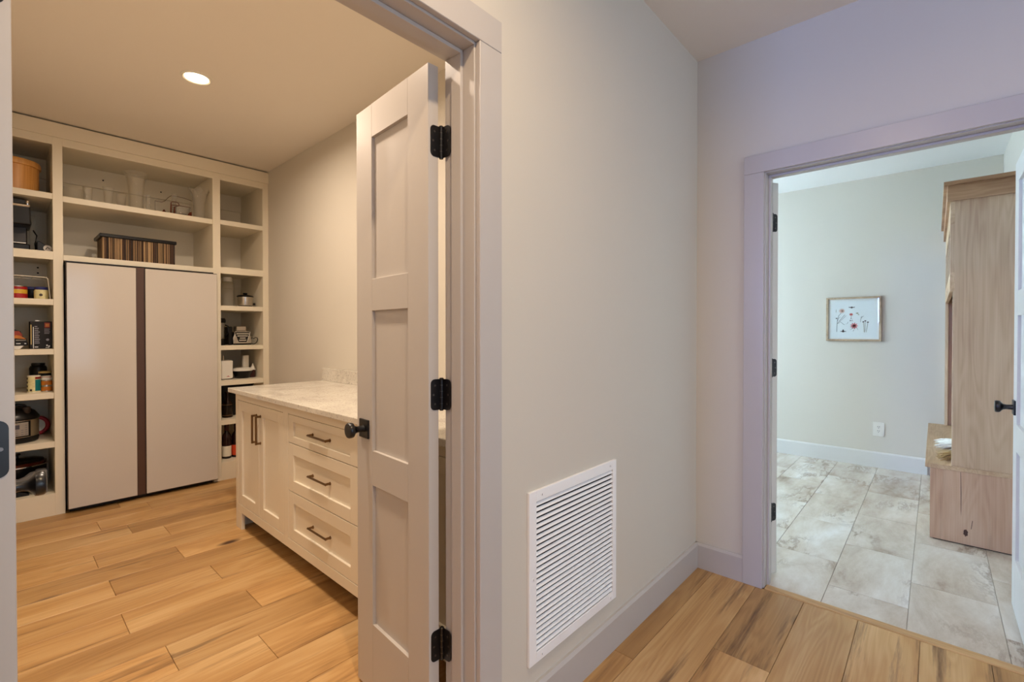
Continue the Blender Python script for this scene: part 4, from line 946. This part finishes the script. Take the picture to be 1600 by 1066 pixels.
for k, (a, b) in enumerate(((1.452, 1.510), (1.458, 1.504), (1.438, 1.524), (1.430, 1.534))): obj('key_row', box(a, b, b0-0.0036, b0-0.0022, z+0.038+0.019*k, z+0.046+0.019*k), 'panel_silver', kp)
for a, b in (((1.446, z+0.024), (1.414, z+0.116)), ((1.516, z+0.024), (1.544, z+0.116)), ((1.446, z+0.024), (1.516, z+0.024))): obj('keypad_trim', cyl_between((a[0], b0-0.002, a[1]), (b[0], b0-0.002, b[1]), 0.002, 6), 'chrome', kp)
sq('side_shell', (1.376, 1.410, b0+0.03, 4.70, z, z+0.162), 'black_plastic', t, 0.006)
obj('cord', tube([(1.556, 4.60, z+0.012), (1.575, 4.56, z+0.006), (1.592, 4.55, z+0.020), (1.602, 4.55, z+0.045), (1.598, 4.55, z+0.062), (1.582, 4.55, z+0.066), (1.572, 4.55, z+0.055), (1.560, 4.56, z+0.064), (1.550, 4.58, z+0.060)], 0.0035, 8), 'black_plastic', t, True)

z = 0.838
t = thing('white_grinder', 'white rounded countertop appliance with metal top stud', 'appliance', (1.350, 4.58, z))
obj('housing', prism(rrect(1.300, 1.394, z+0.006, z+0.166, 0.014), 4.53, 4.66, 'y', 0.006), 'white_plastic', t)
sq('foot_plate', (1.306, 1.388, 4.535, 4.655, z, z+0.008), 'black_plastic', t, 0.002)
obj('top_stud', cyl_between((1.338, 4.60, z+0.160), (1.338, 4.60, z+0.205), 0.008, 14), 'steel', t)
printed(t, 1.345, 1.368, z+0.024, z+0.027, 4.53, 'red_label', 'logo_mark'); obj('logo_mark', prism([(1.350, z+0.028), (1.363, z+0.028), (1.357, z+0.034)], 4.5292, 4.5304, 'y'), 'red_label', t)
t = thing('food_processor', 'black food processor bowl with white lid and feed chute', 'food processor', (1.50, 4.60, z))
revolve('bowl', [(0.052, z), (0.058, z+0.004), (0.070, z+0.040), (0.078, z+0.066)], 1.490, 4.60, 'black_plastic', t, 36)
revolve('lid', [(0.082, z+0.066), (0.083, z+0.072), (0.070, z+0.088), (0.050, z+0.094)], 1.490, 4.60, 'white_plastic', t, 36)
obj('chute', prism(rrect(1.496, 1.550, 4.60, 4.646, 0.016), z+0.088, z+0.200, 'z'), 'white_plastic', t)
revolve('pusher_cone', [(0.026, z+0.070), (0.016, z+0.092), (0.007, z+0.112), (0.006, z+0.124)], 1.572, 4.59, 'white_plastic', t, 20)
revolve('motor', [(0.032, z+0.0), (0.034, z+0.004), (0.034, z+0.060), (0.030, z+0.070)], 1.568, 4.62, 'dark_red', t, 24)

z = 0.505
t = thing('amber_decanter', 'brown glass decanter jar on the shelf behind the worktop', 'decanter', (1.362, 4.58, z))
obj('jar_wall', lathe(hollow([(0.036, z), (0.041, z+0.006), (0.041, z+0.110), (0.030, z+0.135), (0.018, z+0.150), (0.018, z+0.215), (0.022, z+0.222)], 0.003), 1.364, 4.58, 28), 'amber_glass', t, True)
for zz in (0.018, 0.108): revolve('metal_band', [(0.0412, z+zz), (0.0422, z+zz+0.001), (0.0422, z+zz+0.006), (0.0412, z+zz+0.007)], 1.364, 4.58, 'bronze', t, 28, cap0=False, cap1=False)
revolve('contents', [(0.035, z+0.008), (0.036, z+0.012), (0.036, z+0.095)], 1.364, 4.58, 'wine_dark', t, 24)
t = thing('black_tote', 'large black storage tote filling the shelf behind the decanter', 'storage box', (1.47, 4.78, z))
obj('tub', prism([(1.300, z), (1.590, z), (1.600, z+0.262), (1.290, z+0.262)], 4.66, 4.96, 'y', 0.004), 'black_plastic', t)
sq('lid', (1.284, 1.606, 4.65, 4.965, z+0.262, z+0.284), 'black_plastic', t, 0.004)
z = 0.150
def bottle(label, x, y, lab, tall=0.30, r=0.036):
    t = thing('wine_bottle', label, 'bottle', (x, y, z), group='bottles on the bottom shelf')
    revolve('glass', [(r*0.92, z), (r, z+0.005), (r, z+tall*0.60), (r*0.85, z+tall*0.68), (r*0.42, z+tall*0.76), (r*0.38, z+tall*0.96), (r*0.44, z+tall*0.965), (r*0.44, z+tall)], x, y, 'wine_dark', t, 26)
    revolve('label', [(r*1.005, z+0.020), (r*1.012, z+0.021), (r*1.012, z+0.108), (r*1.005, z+0.109)], x, y, lab, t, 26, cap0=False, cap1=False)
    revolve('capsule', [(r*0.47, z+tall*0.80), (r*0.47, z+tall*1.0), (r*0.40, z+tall*1.005)], x, y, 'dark_red', t, 20)
bottle('dark wine bottle with cream label on the bottom shelf', 1.356, 4.58, 'pale_label')
bottle('dark wine bottle with orange-red label on the bottom shelf', 1.432, 4.58, 'orange_label')
